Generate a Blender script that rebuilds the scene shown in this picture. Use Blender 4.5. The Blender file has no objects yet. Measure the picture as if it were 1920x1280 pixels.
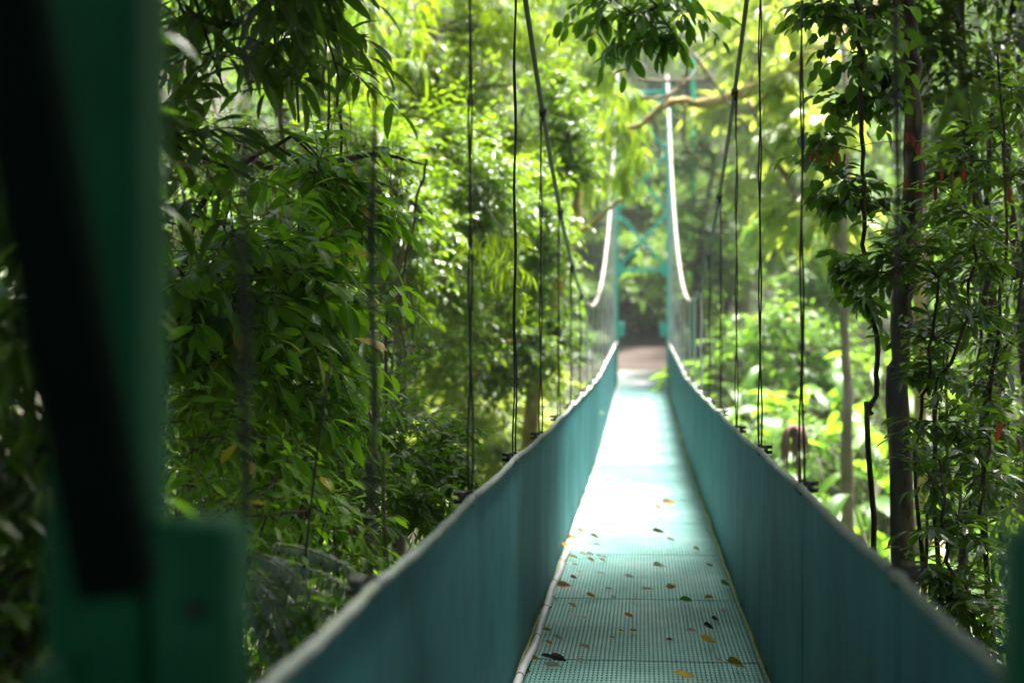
import bpy, math, random
import numpy as np
from mathutils import Matrix, Vector

# ------------------------------------------------------------------ camera, world, sun, exposure
scene = bpy.context.scene
C = scene.collection
YAW = math.radians(5.23)
F_PX = 2666.7                                   # focal length in pixels of the 1920 px wide photograph (50 mm)
EYE = np.array([0.0, 0.0, 1.6])

cam_d = bpy.data.cameras.new("camera")
cam_d.lens = 50.0
cam_d.sensor_width = 36.0
cam_d.clip_start = 0.05
cam_d.clip_end = 600.0
cam_d.dof.use_dof = True
cam_d.dof.focus_distance = 7.0
cam_d.dof.aperture_fstop = 1.4
cam = bpy.data.objects.new("camera", cam_d)
cam.location = EYE
cam.rotation_euler = (math.radians(90), 0, YAW)
C.objects.link(cam)
scene.camera = cam

SUN_EL, SUN_AZ = math.radians(64), math.radians(25)    # azimuth clockwise from +Y (the way the bridge runs)
world = bpy.data.worlds.new("World")
scene.world = world
world.use_nodes = True
wn = world.node_tree
wn.nodes.clear()
sky = wn.nodes.new("ShaderNodeTexSky")
sky.sky_type = 'NISHITA'
sky.sun_disc = False
sky.sun_elevation = SUN_EL
sky.sun_rotation = SUN_AZ
sky.air_density = 1.0
sky.dust_density = 4.0
sky.ozone_density = 1.0
bg = wn.nodes.new("ShaderNodeBackground")
bg.inputs["Strength"].default_value = 0.05
wo = wn.nodes.new("ShaderNodeOutputWorld")
wn.links.new(sky.outputs[0], bg.inputs[0])
wn.links.new(bg.outputs[0], wo.inputs[0])

sun_d = bpy.data.lights.new("sun", 'SUN')
sun_d.energy = 4.4
sun_d.angle = math.radians(20)
sun_d.color = (1.0, 0.97, 0.91)
sun = bpy.data.objects.new("sun", sun_d)
sdir = Vector((math.sin(SUN_AZ) * math.cos(SUN_EL), math.cos(SUN_AZ) * math.cos(SUN_EL), math.sin(SUN_EL)))
sun.rotation_euler = sdir.to_track_quat('Z', 'Y').to_euler()
sun.location = sdir * 60
C.objects.link(sun)

scene.view_settings.view_transform = 'Standard'
scene.view_settings.look = 'None'
scene.view_settings.gamma = 1.0
scene.view_settings.use_curve_mapping = False
scene.view_settings.exposure = 2.75
scene.cycles.max_bounces = 8
scene.cycles.diffuse_bounces = 4
scene.cycles.transmission_bounces = 5
scene.cycles.glossy_bounces = 3
scene.cycles.caustics_reflective = False
scene.cycles.caustics_refractive = False
scene.cycles.use_denoising = True

# ------------------------------------------------------------------ small helpers
CA, SA = math.cos(YAW), math.sin(YAW)


def P(u, v, Y):
    """world point that the photograph's pixel (u, v) shows at distance Y along the bridge"""
    dx, dz = (u - 960) / F_PX, (640 - v) / F_PX
    x, y = CA * dx - SA, SA * dx + CA
    t = Y / y
    return np.array([x * t, Y, 1.6 + dz * t])


def project(p):
    q = np.asarray(p, float) - EYE
    dx = CA * q[..., 0] + SA * q[..., 1]
    dy = -SA * q[..., 0] + CA * q[..., 1]
    dy = np.where(dy < 0.05, 0.05, dy)
    return 960 + F_PX * dx / dy, 640 - F_PX * q[..., 2] / dy, dy


def smooth(a, b, x):
    t = np.clip((x - a) / (b - a), 0, 1)
    return t * t * (3 - 2 * t)


def nrm(a):
    return a / np.maximum(np.linalg.norm(a, axis=-1, keepdims=True), 1e-9)


DY = [-4, 1.7, 7, 9, 10.5, 15.4, 19.9, 23.7, 29, 34.4]
DZ = [0, 0, 0, -.02, -.01, 0, .04, .17, .335, .52]


def zdeck(y):
    return np.interp(y, DY, DZ)


def zrail(y):
    return zdeck(y) + np.interp(y, [0, 7, 20, 34.4], [1.03, 1.03, 1.05, 1.10])


def zcable(y, side):
    if side < 0:
        return 2.0 + .018 * (y - 16.0) ** 2
    return 2.08 + .0195 * (y - 17.0) ** 2


GY = [-60, -10, 0, 1.6, 4, 8, 14, 22, 28, 33, 36.5, 41, 50, 70, 100, 130]
GZ = [6, .3, -.2, -.25, -1.9, -3.2, -4.2, -3.6, -2.2, -.5, .62, 1.2, 4.6, 15, 33, 46]


def hground(x, y):
    x = np.asarray(x, float)
    y = np.asarray(y, float)
    z = np.interp(y, GY, GZ)
    gap = smooth(2, 12, y) * (1 - smooth(33, 40, y))
    z = z + gap * (2.4 * smooth(1.2, 5.0, x) + 2.0 * smooth(1.2, 6, -x))
    z = z + .16 * np.maximum(np.abs(x) - 5, 0) * smooth(0, 15, y) * (1 - .6 * smooth(40, 60, y))
    z = z + .14 * np.sin(x * 1.3 + y * .7) * np.sin(y * .9 - x * .4) * smooth(.9, 2.5, np.abs(x))
    return z


# ------------------------------------------------------------------ materials
def new_mat(name):
    m = bpy.data.materials.new(name)
    m.use_nodes = True
    n = m.node_tree
    n.nodes.clear()
    out = n.nodes.new("ShaderNodeOutputMaterial")
    return m, n, out


def noise_ramp(n, scale, stops, detail=6, rough=.6, coord="Object", stretch=None):
    tc = n.nodes.new("ShaderNodeTexCoord")
    src = tc.outputs[coord]
    if stretch:
        mp = n.nodes.new("ShaderNodeMapping")
        mp.inputs["Scale"].default_value = stretch
        n.links.new(src, mp.inputs[0])
        src = mp.outputs[0]
    nz = n.nodes.new("ShaderNodeTexNoise")
    nz.inputs["Scale"].default_value = scale
    nz.inputs["Detail"].default_value = detail
    nz.inputs["Roughness"].default_value = rough
    n.links.new(src, nz.inputs["Vector"])
    r = n.nodes.new("ShaderNodeValToRGB")
    while len(r.color_ramp.elements) < len(stops):
        r.color_ramp.elements.new(.5)
    for e, (p, c) in zip(r.color_ramp.elements, stops):
        e.position = p
        e.color = (*c, 1)
    n.links.new(nz.outputs["Fac"], r.inputs[0])
    return r.outputs[0], nz.outputs["Fac"], src


def surf(name, stops, scale=6, rough=.5, metallic=0, bump=.15, bump_scale=None, stretch=None, spec=.5, coat=0):
    m, n, out = new_mat(name)
    col, fac, src = noise_ramp(n, scale, stops, stretch=stretch)
    b = n.nodes.new("ShaderNodeBsdfPrincipled")
    n.links.new(col, b.inputs["Base Color"])
    b.inputs["Roughness"].default_value = rough
    b.inputs["Metallic"].default_value = metallic
    b.inputs["Specular IOR Level"].default_value = spec
    b.inputs["Coat Weight"].default_value = coat
    if bump:
        nz = n.nodes.new("ShaderNodeTexNoise")
        nz.inputs["Scale"].default_value = bump_scale or scale * 5
        nz.inputs["Detail"].default_value = 5
        n.links.new(src, nz.inputs["Vector"])
        bp = n.nodes.new("ShaderNodeBump")
        bp.inputs["Strength"].default_value = bump
        bp.inputs["Distance"].default_value = .02
        n.links.new(nz.outputs["Fac"], bp.inputs["Height"])
        n.links.new(bp.outputs[0], b.inputs["Normal"])
    n.links.new(b.outputs[0], out.inputs[0])
    return m


def leaf_mat(name, lo, hi, trans, rough=.32, tw=.45, spec=.5, odd=None, vein=.25):
    """glossy leaf: reflecting upper face mixed with light passing through; LO..HI is the spread from leaf to leaf"""
    m, n, out = new_mat(name)
    geo = n.nodes.new("ShaderNodeNewGeometry")
    oi = n.nodes.new("ShaderNodeObjectInfo")
    ad = n.nodes.new("ShaderNodeMath")
    ad.operation = 'ADD'
    fr = n.nodes.new("ShaderNodeMath")
    fr.operation = 'FRACT'
    n.links.new(geo.outputs["Random Per Island"], ad.inputs[0])
    n.links.new(oi.outputs["Random"], ad.inputs[1])
    n.links.new(ad.outputs[0], fr.inputs[0])
    rp = n.nodes.new("ShaderNodeValToRGB")
    els = [(0, lo), (.9, hi)] + ([(.955, hi), (.975, odd)] if odd else [])
    while len(rp.color_ramp.elements) < len(els):
        rp.color_ramp.elements.new(.5)
    for e, (p, c) in zip(rp.color_ramp.elements, els):
        e.position = p
        e.color = (*c, 1)
    n.links.new(fr.outputs[0], rp.inputs[0])
    # midrib and side veins from the leaf's own UV
    uv = n.nodes.new("ShaderNodeUVMap")
    uv.uv_map = "uv"
    sx = n.nodes.new("ShaderNodeSeparateXYZ")
    n.links.new(uv.outputs[0], sx.inputs[0])
    su = n.nodes.new("ShaderNodeMath"); su.operation = 'SUBTRACT'; su.inputs[1].default_value = .5
    ab = n.nodes.new("ShaderNodeMath"); ab.operation = 'ABSOLUTE'
    lt = n.nodes.new("ShaderNodeMath"); lt.operation = 'LESS_THAN'; lt.inputs[1].default_value = .035
    n.links.new(sx.outputs[0], su.inputs[0]); n.links.new(su.outputs[0], ab.inputs[0]); n.links.new(ab.outputs[0], lt.inputs[0])
    k = n.nodes.new("ShaderNodeMath"); k.operation = 'MULTIPLY'; k.inputs[1].default_value = vein
    n.links.new(lt.outputs[0], k.inputs[0])
    mx = n.nodes.new("ShaderNodeMixRGB")
    mx.inputs[2].default_value = (.3, .36, .12, 1)
    n.links.new(k.outputs[0], mx.inputs[0]); n.links.new(rp.outputs[0], mx.inputs[1])
    b = n.nodes.new("ShaderNodeBsdfPrincipled")
    b.inputs["Roughness"].default_value = rough
    b.inputs["Specular IOR Level"].default_value = spec
    n.links.new(mx.outputs[0], b.inputs["Base Color"])
    wv = n.nodes.new("ShaderNodeMath"); wv.operation = 'MULTIPLY_ADD'; wv.inputs[1].default_value = 1.6
    n.links.new(ab.outputs[0], wv.inputs[0]); n.links.new(sx.outputs[1], wv.inputs[2])
    sn = n.nodes.new("ShaderNodeMath"); sn.operation = 'MULTIPLY'; sn.inputs[1].default_value = 46
    n.links.new(wv.outputs[0], sn.inputs[0])
    si = n.nodes.new("ShaderNodeMath"); si.operation = 'SINE'
    n.links.new(sn.outputs[0], si.inputs[0])
    bp = n.nodes.new("ShaderNodeBump")
    bp.inputs["Strength"].default_value = .25
    bp.inputs["Distance"].default_value = .004
    n.links.new(si.outputs[0], bp.inputs["Height"])
    n.links.new(bp.outputs[0], b.inputs["Normal"])
    t = n.nodes.new("ShaderNodeBsdfTranslucent")
    tm = n.nodes.new("ShaderNodeMixRGB"); tm.blend_type = 'MULTIPLY'; tm.inputs[0].default_value = 0
    mul = n.nodes.new("ShaderNodeMixRGB"); mul.inputs[0].default_value = .7
    mul.inputs[2].default_value = (*trans, 1)
    n.links.new(mx.outputs[0], mul.inputs[1])
    n.links.new(mul.outputs[0], t.inputs[0])
    ms = n.nodes.new("ShaderNodeMixShader")
    ms.inputs[0].default_value = tw
    n.links.new(b.outputs[0], ms.inputs[1]); n.links.new(t.outputs[0], ms.inputs[2])
    n.links.new(ms.outputs[0], out.inputs[0])
    return m


M = {}
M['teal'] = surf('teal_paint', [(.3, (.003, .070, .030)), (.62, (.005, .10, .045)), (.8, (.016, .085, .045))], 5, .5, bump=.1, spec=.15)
M['teal_far'] = surf('teal_paint_lightened', [(.3, (.014, .46, .34)), (.7, (.03, .56, .43))], 4, .5, bump=.1, spec=.25)  # teal lightened for the daylight missing on the far tower's visible side
M['brace_backlit'] = surf('brace_backlit_tone', [(.3, (.0015, .006, .005)), (.7, (.003, .010, .008))], 8, .8, bump=.1, spec=.05)  # brace seen against the light; that darkness is painted into its colour
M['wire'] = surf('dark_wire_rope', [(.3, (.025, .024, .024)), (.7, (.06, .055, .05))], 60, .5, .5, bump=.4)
M['cable'] = surf('cable_shaded_tone', [(.3, (.06, .058, .058)), (.7, (.15, .145, .14))], 40, .5, .4, bump=.4)
M['cable_lit'] = surf('cable_sunlit_tone', [(.3, (.24, .22, .20)), (.7, (.36, .33, .31))], 12, .5, spec=.3, bump=.1)  # the same cable with open daylight painted in, for the far half
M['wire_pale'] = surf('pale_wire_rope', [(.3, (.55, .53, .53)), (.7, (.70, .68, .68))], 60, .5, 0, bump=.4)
M['rust'] = surf('rusted_clamp', [(.3, (.16, .06, .035)), (.7, (.30, .15, .10))], 40, .6, .3, bump=.4)
M['bolt'] = surf('zinc_bolt', [(.3, (.50, .48, .47)), (.7, (.70, .68, .66))], 30, .2, .9, bump=.1)
M['hole'] = surf('dark_bolt', [(.3, (.01, .012, .012)), (.7, (.03, .03, .03))], 30, .5, .4, bump=.1)
M['deck'] = surf('worn_green_grating', [(.28, (.05, .20, .175)), (.5, (.12, .29, .26)), (.72, (.24, .37, .34))], 1.3, .5, spec=.3, bump=.3, bump_scale=70)
M['pipe'] = surf('grey_plastic_pipe', [(.3, (.42, .42, .43)), (.75, (.60, .60, .60))], 3, .35, bump=.1)
M['moss_strip'] = surf('mossy_edge_strip', [(.35, (.30, .30, .22)), (.55, (.16, .22, .04)), (.75, (.40, .40, .33))], 9, .8, bump=.5)
M['hem'] = surf('weathered_rail_wrap', [(.3, (.08, .11, .095)), (.52, (.16, .185, .165)), (.75, (.11, .14, .06))], 7, .6, bump=.5, bump_scale=60)
M['bark'] = surf('dark_bark', [(.36, (.010, .0075, .003)), (.5, (.040, .028, .012)), (.64, (.16, .12, .07))], 7, .85, bump=1, bump_scale=26, stretch=(1, 1, .3))
M['bark_pale'] = surf('lichen_bark', [(.3, (.16, .13, .05)), (.5, (.27, .21, .13)), (.72, (.36, .31, .26))], 5, .85, bump=.8, stretch=(1, 1, .4))
M['bark_orange'] = surf('mossy_orange_bark', [(.3, (.20, .14, .035)), (.5, (.36, .26, .06)), (.72, (.46, .36, .18))], 4, .85, bump=.8)
M['twig'] = surf('brown_twig', [(.3, (.040, .028, .016)), (.7, (.11, .075, .045))], 20, .75, bump=.4)
M['twig_green'] = surf('green_twig', [(.3, (.06, .07, .02)), (.7, (.12, .13, .04))], 20, .6, bump=.2)
M['root'] = surf('aerial_root_bark', [(.3, (.10, .08, .03)), (.7, (.22, .19, .08))], 14, .8, bump=.4)
M['soil'] = surf('forest_soil', [(.3, (.022, .016, .010)), (.5, (.045, .036, .020)), (.72, (.035, .055, .016))], 1.6, .95, bump=1, bump_scale=14)
M['path'] = surf('reddish_dirt', [(.3, (.045, .026, .017)), (.7, (.085, .052, .038))], 3, .9, bump=.8)
M['concrete'] = surf('wet_concrete', [(.3, (.30, .33, .32)), (.7, (.42, .45, .43))], 4, .45, bump=.4)
M['dead_frond'] = surf('dead_frond', [(.3, (.20, .10, .075)), (.7, (.36, .21, .16))], 8, .8, bump=.6)

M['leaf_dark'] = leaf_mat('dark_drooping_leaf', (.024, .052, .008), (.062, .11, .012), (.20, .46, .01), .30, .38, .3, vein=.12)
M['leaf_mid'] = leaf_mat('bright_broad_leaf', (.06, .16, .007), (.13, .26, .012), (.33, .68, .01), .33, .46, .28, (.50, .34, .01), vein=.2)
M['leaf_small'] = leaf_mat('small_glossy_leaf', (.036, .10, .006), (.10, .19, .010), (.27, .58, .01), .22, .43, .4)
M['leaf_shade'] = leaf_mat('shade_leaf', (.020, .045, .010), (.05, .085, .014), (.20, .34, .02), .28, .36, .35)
M['leaf_crown'] = leaf_mat('crown_leaf', (.05, .13, .006), (.13, .24, .010), (.42, .70, .01), .2, .38, .5)
M['leaf_lime'] = leaf_mat('lime_crown_leaf', (.08, .15, .006), (.20, .28, .012), (.52, .76, .01), .2, .42, .6, (.50, .24, .015))
M['leaf_bamboo'] = leaf_mat('bamboo_leaf', (.075, .16, .008), (.16, .26, .012), (.50, .74, .015), .34, .52, .45, (.50, .20, .02))
M['leaf_pale'] = leaf_mat('pale_shrub_leaf', (.16, .26, .035), (.30, .38, .08), (.68, .82, .09), .28, .5, .6)
M['leaf_lush'] = leaf_mat('lush_ground_leaf', (.07, .19, .012), (.14, .28, .025), (.38, .74, .03), .32, .48, .4, (.5, .38, .05))
M['leaf_far'] = leaf_mat('forest_leaf', (.045, .115, .015), (.115, .21, .025), (.33, .60, .04), .36, .44, .3)
M['leaf_forest'] = leaf_mat('hill_forest_leaf', (.028, .075, .028), (.075, .14, .04), (.2, .38, .07), .45, .38, .25)
M['leaf_right'] = leaf_mat('silver_sheen_leaf', (.028, .062, .010), (.07, .12, .014), (.28, .55, .02), .2, .42, .7, vein=.1)
M['leaf_red'] = leaf_mat('red_young_leaf', (.10, .016, .010), (.20, .045, .02), (.4, .07, .02), .4, .4, .4)
M['fern'] = leaf_mat('silvery_fern', (.11, .16, .12), (.21, .27, .23), (.16, .30, .12), .34, .25, .6, vein=0)


def net_mat():
    m, n, out = new_mat('teal_woven_net')
    col, fac, src = noise_ramp(n, 1.4, [(.28, (.016, .12, .13)), (.5, (.032, .195, .205)), (.75, (.060, .245, .255))], stretch=(1, 1, .35))
    tc = n.nodes.new("ShaderNodeTexCoord")
    w = []
    for axis in ('Y', 'Z'):
        wv = n.nodes.new("ShaderNodeTexWave")
        wv.bands_direction = axis
        wv.inputs["Scale"].default_value = 30 if axis == 'Z' else 22
        wv.inputs["Distortion"].default_value = .6
        n.links.new(tc.outputs["Object"], wv.inputs["Vector"])
        w.append(wv)
    mu = n.nodes.new("ShaderNodeMath"); mu.operation = 'MULTIPLY'
    n.links.new(w[0].outputs["Fac"], mu.inputs[0]); n.links.new(w[1].outputs["Fac"], mu.inputs[1])
    big = n.nodes.new("ShaderNodeTexNoise"); big.inputs["Scale"].default_value = 3
    n.links.new(src, big.inputs["Vector"])
    bp = n.nodes.new("ShaderNodeBump"); bp.inputs["Strength"].default_value = .8; bp.inputs["Distance"].default_value = .006
    n.links.new(mu.outputs[0], bp.inputs["Height"])
    bp2 = n.nodes.new("ShaderNodeBump"); bp2.inputs["Strength"].default_value = .3; bp2.inputs["Distance"].default_value = .05
    n.links.new(big.outputs["Fac"], bp2.inputs["Height"]); n.links.new(bp.outputs[0], bp2.inputs["Normal"])
    dk = n.nodes.new("ShaderNodeMixRGB"); dk.blend_type = 'MULTIPLY'
    dk.inputs[0].default_value = .5
    n.links.new(col, dk.inputs[1]); n.links.new(w[1].outputs["Color"], dk.inputs[2])
    # algae blotches and rain streaks that belong to the net itself
    last = dk.outputs[0]
    for sc_, st_, lo_, hi_, tint, amt in ((2.2, (1, 1, 1), .50, .68, (.35, .48, .30, 1), .55), (9, (1, 1, .12), .52, .72, (.50, .55, .52, 1), .6), (14, (1, 1, .10), .62, .70, (1.5, 1.45, 1.4, 1), .5)):
        col_, fac_, _s = noise_ramp(n, sc_, [(lo_, (0, 0, 0)), (hi_, (1, 1, 1))], stretch=st_)
        ml = n.nodes.new("ShaderNodeMath"); ml.operation = 'MULTIPLY'; ml.inputs[1].default_value = amt
        n.links.new(col_, ml.inputs[0])
        sx_ = n.nodes.new("ShaderNodeMixRGB"); sx_.blend_type = 'MULTIPLY'; sx_.inputs[2].default_value = tint
        n.links.new(ml.outputs[0], sx_.inputs[0]); n.links.new(last, sx_.inputs[1])
        last = sx_.outputs[0]
    b = n.nodes.new("ShaderNodeBsdfPrincipled")
    n.links.new(last, b.inputs["Base Color"])
    b.inputs["Roughness"].default_value = .6
    b.inputs["Specular IOR Level"].default_value = .2
    n.links.new(bp2.outputs[0], b.inputs["Normal"])
    t = n.nodes.new("ShaderNodeBsdfTranslucent")
    t.inputs[0].default_value = (.06, .24, .24, 1)
    ms = n.nodes.new("ShaderNodeMixShader"); ms.inputs[0].default_value = .02
    n.links.new(b.outputs[0], ms.inputs[1]); n.links.new(t.outputs[0], ms.inputs[2])
    n.links.new(ms.outputs[0], out.inputs[0])
    return m


M['net'] = net_mat()


# ------------------------------------------------------------------ meshes from arrays
def mesh_np(name, verts, loops, starts, mat=None, uv=None, smooth_=True):
    me = bpy.data.meshes.new(name)
    verts = np.ascontiguousarray(verts, np.float32)
    loops = np.ascontiguousarray(loops, np.int32).ravel()
    starts = np.ascontiguousarray(starts, np.int32)
    me.vertices.add(len(verts))
    me.vertices.foreach_set("co", verts.ravel())
    me.loops.add(len(loops))
    me.loops.foreach_set("vertex_index", loops)
    me.polygons.add(len(starts))
    me.polygons.foreach_set("loop_start", starts)
    if smooth_:
        me.polygons.foreach_set("use_smooth", np.ones(len(starts), bool))
    if uv is not None:
        l = me.uv_layers.new(name="uv")
        l.data.foreach_set("uv", np.ascontiguousarray(uv, np.float32).ravel())
    me.update(calc_edges=True)
    if mat:
        me.materials.append(mat)
    return me


class Geo:
    """collects quads / tris, then becomes one mesh"""

    def __init__(self):
        self.v, self.l, self.s, self.nv, self.nl = [], [], [], 0, 0

    def add(self, verts, faces):
        verts = np.asarray(verts, float).reshape(-1, 3)
        for f in faces:
            self.s.append(self.nl)
            self.l.extend(int(i) + self.nv for i in f)
            self.nl += len(f)
        self.v.append(verts)
        self.nv += len(verts)

    def add_quads(self, verts, quads):
        quads = np.asarray(quads, int)
        self.v.append(np.asarray(verts, float).reshape(-1, 3))
        self.s.extend((self.nl + 4 * np.arange(len(quads))).tolist())
        self.l.extend((quads + self.nv).ravel().tolist())
        self.nl += 4 * len(quads)
        self.nv += len(self.v[-1])

    def box(self, c, size, rot=None):
        s = np.array([[x, y, z] for x in (-.5, .5) for y in (-.5, .5) for z in (-.5, .5)]) * np.asarray(size)
        if rot is not None:
            s = s @ np.array(rot).T
        self.add(s + np.asarray(c), [(0, 1, 3, 2), (4, 6, 7, 5), (0, 4, 5, 1), (2, 3, 7, 6), (0, 2, 6, 4), (1, 5, 7, 3)])
        return self

    def tube(self, pts, r, sides=6, caps=True):
        pts = np.asarray(pts, float)
        r = np.broadcast_to(np.asarray(r, float), (len(pts),))
        self.tubes(pts[None], r[None], sides)
        if caps:
            n = len(pts)
            base = self.nv - n * sides
            for off, rev in ((0, True), ((n - 1) * sides, False)):
                idx = [base + off + i for i in range(sides)]
                self.s.append(self.nl)
                self.l.extend(idx[::-1] if rev else idx)
                self.nl += sides
        return self

    def tubes(self, Pp, R, sides=4):
        """Pp (T,K,3) polylines, R (T,K) radii"""
        T, K, _ = Pp.shape
        t = nrm(np.gradient(Pp, axis=1))
        ref = np.where(np.abs(t[:, :1, 2:3]) > .9, np.array([1., 0, 0]), np.array([0, 0, 1.]))
        ref = np.broadcast_to(ref, t.shape)
        n1 = nrm(np.cross(t, ref))
        n2 = np.cross(t, n1)
        a = np.arange(sides) * 2 * math.pi / sides
        v = Pp[:, :, None] + R[:, :, None, None] * (np.cos(a)[:, None] * n1[:, :, None] + np.sin(a)[:, None] * n2[:, :, None])
        i = np.arange(T * K * sides).reshape(T, K, sides)
        j = np.roll(i, -1, axis=2)
        q = np.stack([i[:, :-1], j[:, :-1], j[:, 1:], i[:, 1:]], -1).reshape(-1, 4)
        self.add_quads(v.reshape(-1, 3), q)
        return self

    def mesh(self, name, mat, smooth_=True):
        v = np.concatenate(self.v) if self.v else np.zeros((0, 3))
        return mesh_np(name, v, self.l, self.s, mat, None, smooth_)


def link(name, data, parent=None, loc=None):
    o = bpy.data.objects.new(name, data)
    C.objects.link(o)
    if parent is not None:
        o.parent = parent
    if loc is not None:
        o.location = loc
    return o


def thing(name, label, cat, loc=(0, 0, 0), group=None):
    o = link(name, None, None, loc)
    o.empty_display_size = .2
    o['label'] = label
    o['category'] = cat
    if group:
        o['group'] = group
    return o


def put(parent, name, geo, mat, loc=None, smooth_=True, kind=None):
    """GEO is in world coordinates; the part gets its origin at the parent's base"""
    org = np.array(parent.location) if parent is not None else np.zeros(3)
    g = parent
    while g is not None and g.parent is not None:
        g = g.parent
        org = org + np.array(g.location)
    if geo.v:
        geo.v = [v - org for v in geo.v]
    o = link(name, geo.mesh(name, mat, smooth_), parent, loc)
    if kind:
        o['kind'] = kind
    return o


# ------------------------------------------------------------------ leaves
def leaf_template(width=.4, stations=3, fold=.18, droop=.25, belly=.45, tip=1.0, twist=0.):
    """unit leaf along +Y, face up +Z. returns verts, loop index array, starts, uv per loop"""
    ts = np.linspace(0, 1, stations + 2)
    verts, uvs = [], []

    def prof(t):
        return (t ** (belly * 1.1)) * ((1 - t) ** (.75 * tip)) * 1.75

    def z(t, side):
        return -droop * t * t + fold * abs(side) * width * .9

    verts.append((0, 0, 0)); uvs.append((.5, 0))
    for t in ts[1:-1]:
        w = width * .5 * prof(t)
        for s in (-1, 0, 1):
            verts.append((s * w, t, z(t, s * prof(t)) + twist * s * w * t)); uvs.append((.5 + .5 * s, t))
    verts.append((0, 1, z(1, 0))); uvs.append((.5, 1))
    loops, starts = [], []

    def f(*ix):
        starts.append(len(loops)); loops.extend(ix)

    f(0, 2, 1); f(0, 3, 2)
    for k in range(stations - 1):
        a = 1 + 3 * k
        f(a, a + 1, a + 4, a + 3); f(a + 1, a + 2, a + 5, a + 4)
    a = 1 + 3 * (stations - 1)
    e = len(verts) - 1
    f(a, a + 1, e); f(a + 1, a + 2, e)
    v = np.array(verts)
    # keep unit length after the droop
    return v, np.array(loops), np.array(starts), np.array([uvs[i] for i in loops])


def leaves_mesh(name, tpl, pos, d, n, size, mat):
    v, l, s, uv = tpl
    side = nrm(np.cross(d, n))
    up = np.cross(side, d)
    R = np.stack([side, d, up], -1)                       # (N,3,3) columns
    V = np.einsum('nij,kj->nki', R, v) * size[:, None, None] + pos[:, None]
    N = len(pos)
    L = (l[None] + (np.arange(N) * len(v))[:, None]).ravel()
    S = (s[None] + (np.arange(N) * len(l))[:, None]).ravel()
    return mesh_np(name, V.reshape(-1, 3), L, S, mat, np.tile(uv, (N, 1)))


LEAF = {
    'lance': dict(width=.36, fold=.22, droop=.3, belly=.6, tip=.9),
    'droop': dict(width=.30, fold=.25, droop=.35, belly=.55, tip=.95),
    'broad': dict(width=.44, fold=.16, droop=.22, belly=.7, tip=.7),
    'oval': dict(width=.50, fold=.2, droop=.18, belly=.55, tip=.8),
    'heart': dict(width=.68, fold=.2, droop=.2, belly=.32, tip=.95),
    'bamboo': dict(width=.15, fold=.2, droop=.30, belly=.4, tip=1.1),
    'big': dict(width=.42, fold=.22, droop=.45, belly=.6, tip=.85),
    'pod': dict(width=.34, fold=.5, droop=.05, belly=.5, tip=.8),
}
_shared = {}


def leaf_part_mesh(kind, mat, var):
    key = (kind, mat.name, var)
    if key not in _shared:
        p = dict(LEAF[kind])
        p['droop'] *= (.6, 1.0, 1.5)[var]
        p['twist'] = (-.5, .15, .6)[var]
        v, l, s, uv = leaf_template(stations=4, **p)
        _shared[key] = mesh_np('leaf', v, l, s, mat, uv)
    return _shared[key]


def put_leaves(root, kind, mat, pos, d, n, size, n_parts, name='leaf', stuff_name='foliage', stations=2, min_px=9):
    """the leaves that show largest become objects of their own, the rest one part"""
    org = np.array(root.location)
    u, v, dep = project(pos)
    px = F_PX * size / dep
    seen = (u > -30) & (u < 1950) & (v > -30) & (v < 1310) & (px > min_px)
    score = np.where(seen, px, -1)
    order = np.argsort(-score)
    k = min(n_parts, int(seen.sum()))
    sel, rest = order[:k], order[k:]
    side = nrm(np.cross(d, n))
    up = np.cross(side, d)
    for q, i in enumerate(sel):
        o = bpy.data.objects.new(name, leaf_part_mesh(kind, mat, q % 3))
        m = np.eye(4)
        m[:3, 0], m[:3, 1], m[:3, 2] = side[i] * size[i], d[i] * size[i], up[i] * size[i]
        m[:3, 3] = pos[i] - org
        o.parent = root
        o.matrix_basis = Matrix(m.tolist())
        C.objects.link(o)
    if len(rest):
        tpl = leaf_template(stations=stations, **LEAF[kind])
        me = leaves_mesh(stuff_name, tpl, pos[rest] - org, d[rest], n[rest], size[rest], mat)
        o = link(stuff_name, me, root)
        o['kind'] = 'stuff'


# ------------------------------------------------------------------ plants
def bez(p0, p1, p2, n):
    t = np.linspace(0, 1, n)[:, None]
    return (1 - t) ** 2 * p0 + 2 * t * (1 - t) * p1 + t * t * p2


def spline(ctrl, n):
    """Catmull-Rom through the control points"""
    c = np.asarray(ctrl, float)
    c = np.vstack([2 * c[0] - c[1], c, 2 * c[-1] - c[-2]])
    out = []
    seg = len(c) - 3
    for t in np.linspace(0, seg - 1e-6, n):
        i = int(t); f = t - i
        p0, p1, p2, p3 = c[i:i + 4]
        out.append(.5 * ((2 * p1) + (-p0 + p2) * f + (2 * p0 - 5 * p1 + 4 * p2 - p3) * f * f + (-p0 + 3 * p1 - 3 * p2 + p3) * f ** 3))
    return np.array(out)


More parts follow.
